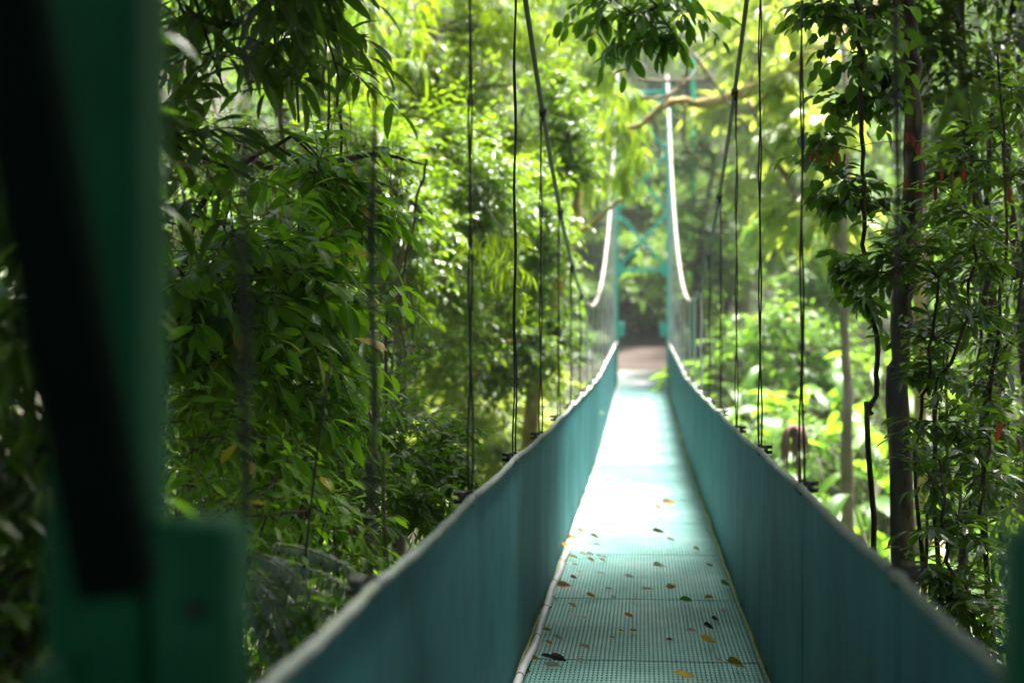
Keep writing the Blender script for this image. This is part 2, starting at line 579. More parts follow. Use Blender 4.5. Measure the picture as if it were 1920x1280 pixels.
def plant(name, label, cat, base, stems, blobs, leaf='oval', mat='leaf_mid', size=.12, twigs=24, per=10, n_parts=0, seed=0,
          group=None, stem_mat='bark', twig_mat='twig', stem_name='trunk', droop=.25, grav=.2, twig_r=.004, limb_r=.012, spread=.25,
          angle=55, out_bias=.6, stations=2, twig_len=(.5, 1.25), extra=None, flat=.75, min_px=9):
    """a woody plant. STEMS: list of (points, r0, r1); BLOBS: (centre, radius[, twig factor]); leaves stand alternately along real twigs"""
    rng = np.random.default_rng(seed)
    base = np.asarray(base, float)
    root = thing(name, label, cat, base, group)
    allpts = []
    for si, (pts, r0, r1) in enumerate(stems):
        pts = np.asarray(pts, float)
        n = max(8, len(pts) * 5)
        sp = spline(pts, n)
        L = np.linalg.norm(sp[-1] - sp[0])
        wob = rng.normal(0, 1, (n, 3)) * .0035 * min(L, 3)
        wob[0] = wob[-1] = 0
        sp = sp + wob
        rad = np.linspace(r0, r1, n) * (1 + .08 * rng.normal(size=n))
        put(root, stem_name, Geo().tube(sp, rad, 8 if r0 > .02 else 6), M[stem_mat])
        allpts.append(np.column_stack([sp, rad]))
    S = np.vstack(allpts)
    gt = Geo()
    LP, LD, LN, LS = [], [], [], []
    for b in blobs:
        c, r = np.asarray(b[0], float), b[1]
        T = max(3, int(twigs * (b[2] if len(b) > 2 else 1)))
        dist = np.linalg.norm(S[:, :3] - c, axis=1) + .35 * np.maximum(S[:, 2] - c[2], 0)
        o = S[np.argmin(dist)]
        mid = (o[:3] + c) / 2 + rng.normal(0, .12, 3) * np.linalg.norm(o[:3] - c) + np.array([0, 0, .12 * np.linalg.norm(o[:3] - c)])
        limb = bez(o[:3], mid, c, 9)
        lr = min(limb_r * (r / .4) ** .5, o[3] * .9)
        put(root, 'limb', Geo().tube(limb, np.linspace(lr, lr * .45, 9), 5, caps=False), M[stem_mat])
        # twigs
        K = 6
        t0 = rng.uniform(.45, 1, T)
        st = limb[np.clip((t0 * 8).astype(int), 0, 8)] + rng.normal(0, spread * r * .4, (T, 3))
        st = .5 * st + .5 * limb[np.clip((t0 * 8).astype(int), 0, 8)]
        dr = nrm(rng.normal(size=(T, 3)) * np.array([1, 1, flat]))
        outw = nrm(c - o[:3] + 1e-6)
        dr = nrm(dr + outw * out_bias * rng.uniform(0, 1, (T, 1)))
        ln = r * rng.uniform(*twig_len, T)
        tt = np.linspace(0, 1, K)
        tw = st[:, None] + dr[:, None] * (ln[:, None, None] * tt[None, :, None])
        tw[:, :, 2] -= grav * ln[:, None] * tt[None] ** 2 * rng.uniform(.4, 1.4, (T, 1))
        tw += rng.normal(0, .025, tw.shape) * ln[:, None, None] * tt[None, :, None]
        gt.tubes(tw, twig_r * (1 - .6 * tt)[None] * np.ones((T, 1)), 3)
        # leaves
        q = per
        tl = np.linspace(.18, 1, q)[None] + rng.normal(0, .02, (T, q))
        tl = np.clip(tl, 0, 1) * (K - 1)
        i0 = np.minimum(tl.astype(int), K - 2)
        f = (tl - i0)[..., None]
        rows = np.arange(T)[:, None]
        a, bb = tw[rows, i0], tw[rows, i0 + 1]
        pos = a * (1 - f) + bb * f
        tan = nrm(bb - a)
        upv = nrm(np.array([0, 0, 1.]) + .15 * rng.normal(size=(T, 1, 3)))
        sd = nrm(np.cross(tan, upv))
        sgn = np.where((np.arange(q)[None] + rng.integers(0, 2, (T, 1))) % 2 == 0, 1., -1.)[..., None]
        ang = np.radians(angle + rng.normal(0, 14, (T, q, 1)))
        ang[:, -1] *= .2
        d = tan * np.cos(ang) + sd * sgn * np.sin(ang)
        d[..., 2] -= droop * rng.uniform(.3, 1.6, (T, q))
        d = nrm(d + .12 * rng.normal(size=d.shape))
        n = np.array([0, 0, 1.]) + .32 * rng.normal(size=d.shape)
        n = nrm(n - d * np.sum(n * d, -1, keepdims=True))
        s = size * rng.uniform(.62, 1.2, (T, q))
        keep = rng.random((T, q)) < .93
        LP.append(pos[keep]); LD.append(d[keep]); LN.append(n[keep]); LS.append(s[keep])
    if blobs:
        put(root, 'twigs', gt, M[twig_mat], kind='stuff')
        put_leaves(root, leaf, M[mat], np.vstack(LP), np.vstack(LD), np.vstack(LN), np.concatenate(LS), n_parts, stations=stations, min_px=min_px)
    return root


def gz(x, y):
    return float(hground(x, y))


def on_ground(x, y, dz=-.05):
    return np.array([x, y, gz(x, y) + dz])


def copy_thing(root, loc, rotz, scale, label, group=None):
    r = root.copy()
    C.objects.link(r)
    r.location = loc
    r.rotation_euler = (0, 0, rotz)
    r.scale = (scale,) * 3
    r['label'] = label
    if group:
        r['group'] = group
    for ch in list(root.children):
        c = ch.copy()
        C.objects.link(c)
        c.parent = r
        for g in list(ch.children):
            d = g.copy()
            C.objects.link(d)
            d.parent = c
    return r

# ================================================================== the setting
def axis(lo, hi, fine_lo, fine_hi, fine, coarse):
    return np.concatenate([np.arange(lo, fine_lo, coarse), np.arange(fine_lo, fine_hi, fine), np.arange(fine_hi, hi + coarse, coarse)])


gx, gyv = axis(-120, 120, -9, 9, .35, 6), axis(-60, 126, -2, 46, .4, 4)
X, Y = np.meshgrid(gx, gyv)
Z = hground(X, Y)
i = np.arange(X.size).reshape(X.shape)
g = Geo()
g.add_quads(np.stack([X, Y, Z], -1), np.stack([i[:-1, :-1], i[:-1, 1:], i[1:, 1:], i[1:, :-1]], -1).reshape(-1, 4))
o = put(None, 'ground', g, M['soil']); o['kind'] = 'structure'

px_, py_ = np.linspace(-1.0, 1.0, 12), np.linspace(37.2, 41.4, 18)
X, Y = np.meshgrid(px_, py_)
X = X + .25 * np.sin(Y * .8)
Z = hground(X, Y) + .10 - .05 * (np.abs(X) / 1.2) ** 2
i = np.arange(X.size).reshape(X.shape)
g = Geo()
g.add_quads(np.stack([X, Y, Z], -1), np.stack([i[:-1, :-1], i[:-1, 1:], i[1:, 1:], i[1:, :-1]], -1).reshape(-1, 4))
o = put(None, 'path', g, M['path']); o['kind'] = 'structure'

g = Geo()
v = [(-.8, 34.55, .51), (.8, 34.55, .51), (.8, 37.4, .84), (-.8, 37.4, .84), (-.8, 34.55, -.7), (.8, 34.55, -.7), (.8, 37.4, -.1), (-.8, 37.4, -.1)]
g.add(v, [(0, 1, 2, 3), (4, 7, 6, 5), (0, 4, 5, 1), (1, 5, 6, 2), (2, 6, 7, 3), (3, 7, 4, 0)])
o = put(None, 'pavement', g, M['concrete'], smooth_=False); o['kind'] = 'structure'

# ================================================================== the bridge
Y0, Y1 = 1.72, 34.4
HW = .6
bridge = thing('suspension_footbridge', 'teal hanging footbridge with perforated deck and netted sides spanning the ravine', 'footbridge')

# deck panels: one perforated plate, shared
NP = 18
PL = (Y1 - Y0) / NP
nx, ny = 52, 36


def deck_mesh():
    pitx, pity = 2 * (HW - .012) / nx, PL / ny
    xs = [-HW + .012]
    for k in range(nx):
        x = -HW + .012 + k * pitx
        xs += [x + pitx * .30, x + pitx * .72]
    xs.append(HW - .012)
    xs = np.array(xs)
    ys = [0.003]
    for k in range(ny):
        y = k * pity
        ys += [y + pity * .24, y + pity * .80]
    ys.append(PL - .003)
    ys = np.array(ys)
    X, Y = np.meshgrid(xs, ys)
    top = np.stack([X, Y, np.zeros_like(X)], -1).reshape(-1, 3)
    bot = top - np.array([0, 0, .008])
    n1, n2 = len(xs), len(ys)
    idx = np.arange(n1 * n2).reshape(n2, n1)
    solid = np.ones((n2 - 1, n1 - 1), bool)
    solid[1::2, 1::2] = False
    q = np.stack([idx[:-1, :-1], idx[:-1, 1:], idx[1:, 1:], idx[1:, :-1]], -1)
    qs = q[solid]
    N = n1 * n2
    hole = q[~solid]
    walls = []
    for a, b in ((0, 1), (1, 2), (2, 3), (3, 0)):
        walls.append(np.stack([hole[:, b], hole[:, a], hole[:, a] + N, hole[:, b] + N][::-1], -1))
    edge = []
    for line in (idx[0], idx[-1][::-1], idx[:, 0][::-1], idx[:, -1]):
        edge.append(np.stack([line[1:], line[:-1], line[:-1] + N, line[1:] + N], -1))
    allq = np.concatenate([qs, qs[:, ::-1] + N] + walls + edge)
    g = Geo()
    g.add_quads(np.concatenate([top, bot]), allq)
    return g.mesh('deck_panel', M['deck'], False)


dm = deck_mesh()
bm_geo = Geo().box((0, 0, -.05), (1.34, .06, .07))
beam_mesh = bm_geo.mesh('floor_beam', M['teal'], False)
jbm = Geo().box((0, 0, 0), (1.16, .009, .003)).mesh('joint_bar', M['deck'], False)
for k in range(-2, NP):
    ya, yb = Y0 + k * PL, Y0 + (k + 1) * PL
    za, zb = float(zdeck(ya)), float(zdeck(yb))
    p = link('deck_panel', dm, bridge, (0, ya, za))
    p.rotation_euler = (math.atan2(zb - za, yb - ya), 0, 0)
    link('joint_bar', jbm, bridge, (0, ya, za + .0012))
    if k >= 0:
        link('floor_beam', beam_mesh, bridge, (0, ya, za - .004))
link('floor_beam', beam_mesh, bridge, (0, Y1 - .04, float(zdeck(Y1)) - .004))

HY = {-1: [2.15, 3.2, 5.05, 6.84, 8.6, 10.45], 1: [2.35, 3.5, 5.55, 7.5, 9.36]}
while HY[-1][-1] < 32.4:
    HY[-1].append(HY[-1][-1] + 1.83)
while HY[1][-1] < 32.4:
    HY[1].append(HY[1][-1] + 1.86)

rng = np.random.default_rng(5)
NUT = Geo().tube([(-.012, 0, 0), (.012, 0, 0)], .0085, 6).mesh('nut', M['wire'], False)
CAP = Geo()
cz = np.linspace(0, math.pi / 2, 6)
CAP.tube(np.stack([np.zeros(6), np.zeros(6), .020 * np.sin(cz)], -1), .017 * np.cos(cz) + .0006, 12)
CAPM = CAP.mesh('glint_cap', M['bolt'])
CAP = Geo()
cz = np.linspace(math.radians(52), 0.01, 7)
CAP.tube(np.stack([np.zeros(7), np.zeros(7), .05 * (np.cos(cz) - math.cos(cz[0]))], -1), .05 * np.sin(cz), 16)
CAPF = CAP.mesh('glint_cap', M['bolt'])  # added caps, domed wide to throw sun glints from the far rail
UB = Geo()
a = np.linspace(-.2, math.pi + .2, 9)
UB.tube(np.stack([np.sin(a) * .03, np.zeros(9), np.cos(a) * .026], -1), .006, 6)
UB.box((.036, 0, .002), (.018, .034, .044))
ubm = UB.mesh('clamp', M['cable'])
CC = Geo()
CC.tube([(0, -.035, 0), (0, -.03, .0), (0, .03, 0), (0, .035, 0)], [.016, .024, .024, .016], 8)
CC.box((0, 0, -.035), (.018, .024, .045))
ccm = CC.mesh('cable_clamp', M['wire'])
CR = Geo()
CR.tube([(0, -.03, 0), (0, -.026, .0), (0, .026, 0), (0, .03, 0)], [.02, .032, .032, .02], 8)
ccr = CR.mesh('cable_clamp', M['rust'])

for side in (-1, 1):
    xs = side * HW
    nodes = [Y0 + .06] + HY[side] + [Y1 - .06]
    # net panels, one per bay, slightly bellied and tugged at the seams
    ph = rng.uniform(0, 6, 40)
    rail_pts = []
    for k in range(len(nodes) - 1):
        ya, yb = nodes[k], nodes[k + 1]
        sag = .013 * min(1, (yb - ya) / 1.8)
        n1, n2 = 21, 12
        ty, tz = np.linspace(0, 1, n1), np.linspace(0, 1, n2)
        TY, TZ = np.meshgrid(ty, tz)
        yy = ya + (yb - ya) * TY
        tug = np.exp(-(TY / .06) ** 2) + np.exp(-((1 - TY) / .06) ** 2)
        top = zrail(yy) - sag * np.sin(np.pi * TY) + .0015 * np.sin(yy * 17 + ph[k])
        bot = zdeck(yy) - .035
        zz = bot + (top - bot) * TZ
        belly = .007 * np.sin(np.pi * TZ) * np.sin(np.pi * TY) * math.sin(ph[k])
        fold = .002 * np.sin(yy * 7 + TZ * 2) * np.sin(np.pi * TZ)
        xx = xs + side * (.012 + belly + fold)
        Pn = np.stack([xx, yy, zz], -1)
        pass
        th = np.array([side * .003, 0, 0])
        va, vb = Pn.reshape(-1, 3), (Pn + th).reshape(-1, 3)
        idx = np.arange(n1 * n2).reshape(n2, n1)
        q = np.stack([idx[:-1, :-1], idx[:-1, 1:], idx[1:, 1:], idx[1:, :-1]], -1).reshape(-1, 4)
        N = n1 * n2
        ed = []
        for line in (idx[0], idx[-1][::-1], idx[:, 0][::-1], idx[:, -1]):
            ed.append(np.stack([line[1:], line[:-1], line[:-1] + N, line[1:] + N], -1))
        g = Geo()
        g.add_quads(np.concatenate([va, vb]), np.concatenate([q, q[:, ::-1] + N]))
        g.add_quads(np.concatenate([va, vb]), np.concatenate(ed[:2]))
        put(bridge, 'side_panel', g, M['net'])
        zs = np.linspace(float(zdeck(yb)) - .03, float(zrail(yb)), 14)
        put(bridge, 'seam', Geo().tube(np.stack([np.full(14, xs + side * .0125), yb + .003 * np.sin(zs * 9), zs], -1), .0016, 5), M['net'])
        # hand rail: cable wrapped in the net's hem, hanging a little between the hangers
        yl = np.linspace(ya, yb, 25)
        tl = np.linspace(0, 1, 25)
        rail_pts = np.stack([np.full(25, xs + side * .006), yl, zrail(yl) - sag * np.sin(np.pi * tl) + .012 + .0015 * np.sin(yl * 17 + ph[k])], -1)
        rr = .0145 * (1 + .10 * np.sin(yl * 33 + ph[k]) + .06 * np.sin(yl * 71))
        put(bridge, 'hand_rail', Geo().tube(rail_pts, rr, 8), M['hem'])
    # strip along the foot of the net
    yl = np.arange(Y0, Y1, .12)
    if side < 0:
        pts = np.stack([xs + .03 + .008 * np.sin(yl * 1.9) + .004 * np.sin(yl * 5.3), yl, zdeck(yl) + .027 + .004 * np.sin(yl * 3.1)], -1)
        pipe = put(bridge, 'edge_pipe', Geo().tube(pts, .020, 10), M['pipe'])
        tie = Geo().tube([(0, -.006, 0), (0, .006, 0)], .0222, 10).mesh('tie', M['hole'])
        for y_ in np.arange(Y0 + .5, Y1, .9):
            j = int((y_ - Y0) / .12)
            link('tie', tie, pipe, pts[j])
        pts2 = np.stack([xs + .004 + .003 * np.sin(yl * 6), yl, zdeck(yl) + .012], -1)
        put(bridge, 'edge_strip', Geo().tube(pts2, .008, 6), M['moss_strip'])
    else:
        pts = np.stack([xs - .012 + .004 * np.sin(yl * 4.1), yl, zdeck(yl) + .010 + .003 * np.sin(yl * 7)], -1)
        put(bridge, 'edge_strip', Geo().tube(pts, .010 * (1 + .25 * np.sin(yl * 9)), 6), M['moss_strip'])
    # main cable: shade painted into the near half, daylight into the far half
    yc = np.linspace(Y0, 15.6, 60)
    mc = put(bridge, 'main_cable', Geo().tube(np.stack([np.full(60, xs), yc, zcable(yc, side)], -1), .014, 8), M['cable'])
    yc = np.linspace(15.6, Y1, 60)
    sl = put(bridge, 'main_cable', Geo().tube(np.stack([np.full(60, xs), yc, zcable(yc, side)], -1), .026, 10), M['cable_lit'])
    # hangers: two strands, clamp and nuts at the rail, clamp on the cable
    for y_ in HY[side]:
        zb, zt = float(zrail(y_)) + .01, float(zcable(y_, side))
        n = 26
        tz = np.linspace(0, 1, n)
        zl = zb + (zt - zb) * tz
        lean = .02 * rng.normal()
        cy = y_ + .004 * np.sin(zl * 2.2 + y_) + lean * (tz - tz * tz) * .3
        g = Geo()
        open_ = .010 * (.35 + .65 * np.exp(-((zl - zb) / .5) ** 2))
        for s_ in (-1, 1):
            a = zl * (9 + 2 * rng.random()) + rng.uniform(0, 6)
            dx = s_ * (open_ * np.sign(np.cos(y_ * 3)) * .7 + .0045 * np.cos(a))
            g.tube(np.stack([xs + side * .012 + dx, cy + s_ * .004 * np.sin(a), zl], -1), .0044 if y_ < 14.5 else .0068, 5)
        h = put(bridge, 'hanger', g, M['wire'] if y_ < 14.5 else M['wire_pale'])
        cl = link('clamp', ubm, h, (xs + side * .006, y_, zb))
        if side < 0:
            cl.rotation_euler = (0, 0, math.pi)
        y_ > 11 and link('glint_cap', CAPF, h, (xs - side * .004, y_ - .01, zb + .020))
        for dy, dz in ((-.013, .014), (.013, .014), (-.013, -.014), (.013, -.014)):
            link('nut', NUT, h, (xs + side * (.056 + .008 * (dy > 0)), y_ + dy, zb + dz + .002))
        c = link('cable_clamp', ccm if y_ < 15.6 else ccr, mc if y_ < 15.6 else sl, (xs, y_, zt))
        sl_ = (zcable(y_ + .05, side) - zcable(y_ - .05, side)) / .1
        c.rotation_euler = (math.atan(sl_), 0, 0)
bv = None


# ================================================================== towers
def beam_between(a, b, w, t):
    a, b = np.asarray(a, float), np.asarray(b, float)
    d = nrm(b - a)
    ref = np.array([0, 1., 0]) if abs(d[1]) < .9 else np.array([1., 0, 0])
    n1 = nrm(np.cross(d, ref))
    n2 = np.cross(n1, d)
    R = np.stack([d, n1, n2], -1)
    return Geo().box((a + b) / 2, (np.linalg.norm(b - a), w, t), R)


def bevel(o, w=.008):
    m = o.modifiers.new('bevel', 'BEVEL')
    m.width = w
    m.segments = 2
    m.limit_method = 'ANGLE'
    return o


def tower(name, label, y, zb, zt, mat, rail_z, levels, block=(.16, .16), bh=.34):
    t = thing(name, label, 'bridge tower', (0, y, zb))
    for s in (-1, 1):
        bw = block[0 if s < 0 else 1]
        bevel(put(t, 'post', Geo().box((s * .64, y, (zb + zt) / 2), (.115, .115, zt - zb)), mat, smooth_=False), .012)
        b = bevel(put(t, 'anchor_block', Geo().box((s * (.585 - bw / 2), y + .002, rail_z + .44 - bh / 2), (bw - .012, .10, bh)), mat, smooth_=False), .02)
        for dz in (.10, .24):
            put(b, 'bolt', Geo().tube([(s * (.585 - bw * .62), y - .05, rail_z + .44 - dz), (s * (.585 - bw * .62), y - .060, rail_z + .44 - dz)], .011, 6), M['hole'] if bh > .5 else M['bolt'])
        bevel(put(t, 'saddle', Geo().box((s * .6, y, zt + .06), (.16, .26, .12)), mat, smooth_=False), .02)
        bevel(put(t, 'foot_plate', Geo().box((s * .64, y, zb + .02), (.3, .3, .04)), M['concrete'], smooth_=False), .01)
    for z in (levels[0], levels[-1]):
        bevel(put(t, 'cross_bar', Geo().box((0, y + .004, z), (1.16, .09, .09)), mat, smooth_=False))
        for s in (-1, 1):
            bevel(put(t, 'gusset', Geo().box((s * .53, y - .045, z), (.10, .012, .30)), mat, smooth_=False), .004)
    for za, zb_ in zip(levels[:-1], levels[1:]):
        bevel(put(t, 'brace', beam_between((-.575, y + .02, zb_ - .05), (.575, y + .02, za + .06), .075, .03), mat, smooth_=False), .004)
        bevel(put(t, 'brace', beam_between((-.575, y - .02, za + .06), (.575, y - .02, zb_ - .05), .075, .03), mat, smooth_=False), .004)
    return t


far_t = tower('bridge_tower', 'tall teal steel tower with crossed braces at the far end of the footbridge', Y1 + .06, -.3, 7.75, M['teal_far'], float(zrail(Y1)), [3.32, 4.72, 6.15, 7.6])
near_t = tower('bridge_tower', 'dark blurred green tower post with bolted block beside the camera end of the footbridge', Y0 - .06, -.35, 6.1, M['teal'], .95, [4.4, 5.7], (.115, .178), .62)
bp_ = bevel(put(near_t, 'brace', beam_between(P(-20, -160, 1.28), P(222, 1110, 1.38), .072, .06), M['brace_backlit'], smooth_=False))
bp_['label'] = 'nearly black slanting brace bolted to the post'
put(near_t, 'gusset', Geo().box(P(105, 1290, 1.5), (.03, .08, .05)), M['teal'], smooth_=False)

# a thin teal mast standing in the trees past the far tower
mt = thing('mast', 'thin teal mast rising among the pale leaves just past the far tower', 'mast', on_ground(1.35, 38.5))
put(mt, 'pole', Geo().tube([on_ground(1.35, 38.5), (1.35, 38.5, 12.5)], .05, 8), M['teal_far'])
put(mt, 'collar', Geo().tube([(1.35, 38.5, 7.0), (1.35, 38.5, 7.2)], .075, 8), M['teal_far'])

# ================================================================== fallen leaves on the deck
def fallen(u, v, size, col, label, rot, curl=.25, group=None, kind='oval'):
    y = 1.6 * F_PX / max(v - 640, 1)
    for _ in range(3):
        y = (1.6 - float(zdeck(y))) * F_PX / (v - 640)
    p = P(u, v, y)
    p[2] = float(zdeck(y)) + .006
    key = ('fallen', kind, col, round(curl, 1), int(u) % 3)
    if key not in _shared:
        q = dict(LEAF[kind]); q['fold'] = 2.2 * curl; q['droop'] = -curl; q['twist'] = .9 * math.sin(u * 3.1)
        vv, l, s, uv = leaf_template(stations=4, **q)
        _shared[key] = mesh_np('fallen_leaf', vv, l, s, M[col], uv)
    o = link('fallen_leaf', _shared[key], None, p)
    hs = math.sin(u * 12.9 + v * 7.7)
    o.rotation_euler = (.05 * hs, -.55 - .25 * hs, 1.57 + .55 * math.sin(rot * 5))
    o.location.z += size * .14
    o.scale = (size * .95,) * 3
    o['label'] = label
    o['category'] = 'leaf'
    o['group'] = group or 'fallen leaves on the deck'
    return o


def plain_leaf(name, c1, c2, rough=.5, tw=.35):
    return leaf_mat(name, c1, c2, tuple(min(.8, 1.6 * q_) for q_ in c2), rough, tw, .5, vein=.15)


M['fall_brown'] = plain_leaf('brown_fallen_leaf', (.13, .05, .015), (.22, .10, .03))
M['fall_orange'] = plain_leaf('orange_fallen_leaf', (.42, .17, .035), (.55, .27, .06))
M['fall_ochre'] = plain_leaf('ochre_fallen_leaf', (.30, .18, .02), (.42, .26, .03))
M['fall_green'] = plain_leaf('green_fallen_leaf', (.06, .16, .02), (.10, .22, .03))
M['fall_pale'] = plain_leaf('pale_fallen_leaf', (.42, .30, .25), (.58, .46, .40))
M['fall_dark'] = plain_leaf('dark_fallen_leaf', (.03, .018, .016), (.07, .04, .03))


def zp(zx, zy):
    return 940 + zx * .336, 850 + zy * .336


for zx, zy, s, c, lab, r, cu in [
    (1065, 828, .085, 'fall_green', 'single green fallen leaf lying on the perforated deck', 1.3, .3),
    (1200, 1060, .115, 'fall_ochre', 'large brown and ochre fallen leaf on the deck, folded like a tent', 1.5, .45),
    (1360, 1195, .09, 'fall_ochre', 'curled ochre fallen leaf close to the dark net at the deck edge', 1.2, .45),
    (1085, 1262, .12, 'fall_ochre', 'broad brown fallen leaf cut off by the lower picture edge', 1.4, .4),
    (278, 1005, .06, 'fall_ochre', 'small yellow fallen leaf standing up beside the grey edge pipe', .5, .4),
    (395, 760, .13, 'fall_orange', 'long orange fallen leaf lying across the deck beside the edge pipe', 1.6, .2),
    (980, 752, .10, 'fall_orange', 'flat orange fallen leaf level with the green one', 1.5, .15),
    (290, 1160, .075, 'fall_dark', 'dark purple brown curled leaf, uppermost of two near the pipe', 1.8, .4),
    (365, 1180, .09, 'fall_dark', 'dark shrivelled leaf next to the purple brown curled one', 1.2, .4),
    (165, 1238, .07, 'fall_dark', 'blackened narrow leaf lowest beside the edge pipe', 1.5, .15),
    (335, 1208, .085, 'fall_pale', 'pale buff narrow leaf under the shrivelled dark leaf', 1.9, .15),
    (260, 925, .10, 'fall_dark', 'dark twig-like leaf touching the grey edge pipe', 2.2, .2),
    (285, 878, .085, 'fall_dark', 'brown leaf just beyond the twig-like one at the pipe', 1.4, .3),
    (500, 1102, .07, 'fall_pale', 'whitish upturned leaf in the middle of the deck', 1.2, .4),
    (740, 920, .06, 'fall_orange', 'small rusty leaf with a white edge at mid deck', .6, .4),
    (1208, 928, .055, 'fall_dark', 'tiny dark leaf fragment upright near the dark net', .2, .5),
    (1185, 980, .06, 'fall_dark', 'dark crumpled leaf bit between the tent-shaped leaf and the net', .9, .5),
    (440, 495, .14, 'fall_orange', 'reddish leaf lying against the pipe farther along the deck', 1.7, .25),
    (410, 545, .12, 'fall_orange', 'bright orange leaf at the pipe beside a drift of litter', 1.1, .35),
    (855, 770, .11, 'fall_pale', 'long whitish leaf lying crosswise at mid deck', 1.6, .15),
    (1090, 990, .08, 'fall_pale', 'thin pinkish leaf strip on the bare part of the deck', 1.5, .1),
    (920, 642, .12, 'fall_pale', 'pale beige leaf alone in the middle distance of the deck', 1.5, .25),
    (915, 455, .16, 'fall_brown', 'brown leaf alone on the glaring part of the deck', 1.6, .25),
    (985, 295, .20, 'fall_orange', 'tan leaf far along the deck near its shaded side', 1.5, .2),
    (1275, 735, .08, 'fall_green', 'pale green leaf scrap caught on the mossy edge strip', .4, .4),
]:
    u, v = zp(zx, zy)
    fallen(u, v, s, c, lab, r, cu, kind='oval' if s < .1 else 'broad')
r_ = random.Random(11)
for zx, zy in [(370, 605), (400, 590), (430, 598), (480, 580), (520, 585), (560, 578), (590, 590), (370, 635), (520, 612), (590, 612), (430, 635),
               (560, 525), (545, 485), (470, 450), (455, 435), (500, 350), (560, 380), (590, 375), (520, 255), (595, 215), (615, 305), (490, 310), (540, 320),
               (320, 720), (420, 712), (370, 742), (620, 768), (530, 815), (640, 808), (770, 815), (310, 830), (425, 868), (430, 915), (480, 935),
               (680, 1000), (755, 1000), (635, 1042), (350, 1050), (290, 1080), (210, 1160), (455, 675), (580, 685), (740, 698), (1180, 630), (1110, 540),
               (910, 380), (895, 315), (880, 75), (715, 148), (1245, 1165), (960, 1040), (1190, 808), (460, 1175), (1265, 880), (970, 490)]:
    u, v = zp(zx + r_.uniform(-4, 4), zy + r_.uniform(-3, 3))
    y = 1.6 * F_PX / (v - 640)
    col = r_.choice(['fall_pale', 'fall_pale', 'fall_orange', 'fall_brown', 'fall_pale', 'fall_ochre'])
    t = (u - 1204) * y / F_PX
    zone = 'against the grey pipe' if t < -.42 else 'on the pipe half of the deck' if t < -.1 else 'along the middle of the deck' if t < .15 else 'on the shaded half of the deck'
    dist = 'near end' if y < 7.8 else 'farther along' if y < 10 else 'well along' if y < 13 else 'far along'
    fallen(u, v, r_.uniform(.035, .06) * (1 + (y - 6) * .07), col, f'small {col[5:]} leaf bit {zone}, {dist}', r_.uniform(0, 6), r_.choice([.2, .4, .5]), 'small leaf litter on the deck')

# ================================================================== vegetation by the camera end, pipe side
def bl(lst):
    return [(P(*b[:3]), *b[3:]) for b in lst]


# 1. big tree of long drooping leaves; its crown closes over the camera end of the bridge
canopy = []
crng = np.random.default_rng(77)
for x in np.arange(-7.5, 1.4, 1.3):
    for y in np.arange(-6, 13.6, 1.4):
        z = 6.0 + .25 * abs(x + 1) + crng.uniform(-.4, .8)
        if (x > -1.3 and (y < 10.6 or crng.random() < .6)) or y < 6.6 or (x > -2.8 and y < 8.6):
            canopy.append((np.array([x, y, z]) + crng.normal(0, .25, 3), .95, 1.0))
b0 = on_ground(-3.4, 4.6)
plant('rainforest_tree', 'big tree with long dark drooping leaves hanging beside the blurred green post', 'tree', b0,
      [([b0, (-3.3, 4.7, 1.5), (-3.0, 4.6, 4.2), (-2.4, 4.2, 6.4)], .16, .07), ([(-3.2, 4.65, 2.4), (-2.4, 4.9, 3.3), (-1.5, 5.1, 3.6)], .035, .012)],
      bl([(350, 40, 5.60, .42), (420, 170, 5.60, .42), (520, 110, 5.80, .45), (610, 50, 6.10, .4), (370, 300, 5.30, .42), (470, 330, 5.60, .42), (560, 230, 5.90, .42),
          (330, 420, 5.40, .35), (640, 170, 6.40, .3), (430, -60, 5.60, .5), (560, -60, 6.00, .5), (430, 420, 5.60, .35)]),
      'lance', 'leaf_dark', .165, twigs=19, per=7, n_parts=290, seed=1, droop=.10, grav=.05, angle=48, limb_r=.012, stations=3)
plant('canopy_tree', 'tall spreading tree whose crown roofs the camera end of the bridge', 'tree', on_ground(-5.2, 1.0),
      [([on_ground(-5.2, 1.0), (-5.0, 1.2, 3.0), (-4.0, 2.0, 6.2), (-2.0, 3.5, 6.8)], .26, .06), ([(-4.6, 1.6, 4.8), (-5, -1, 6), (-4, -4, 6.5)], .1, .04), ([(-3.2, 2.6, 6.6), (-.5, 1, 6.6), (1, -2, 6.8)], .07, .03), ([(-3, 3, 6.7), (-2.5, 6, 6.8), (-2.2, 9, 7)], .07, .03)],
      canopy, 'broad', 'leaf_dark', .46, twigs=60, per=9, seed=2, droop=.3, limb_r=.03, twig_r=.006, stations=1)

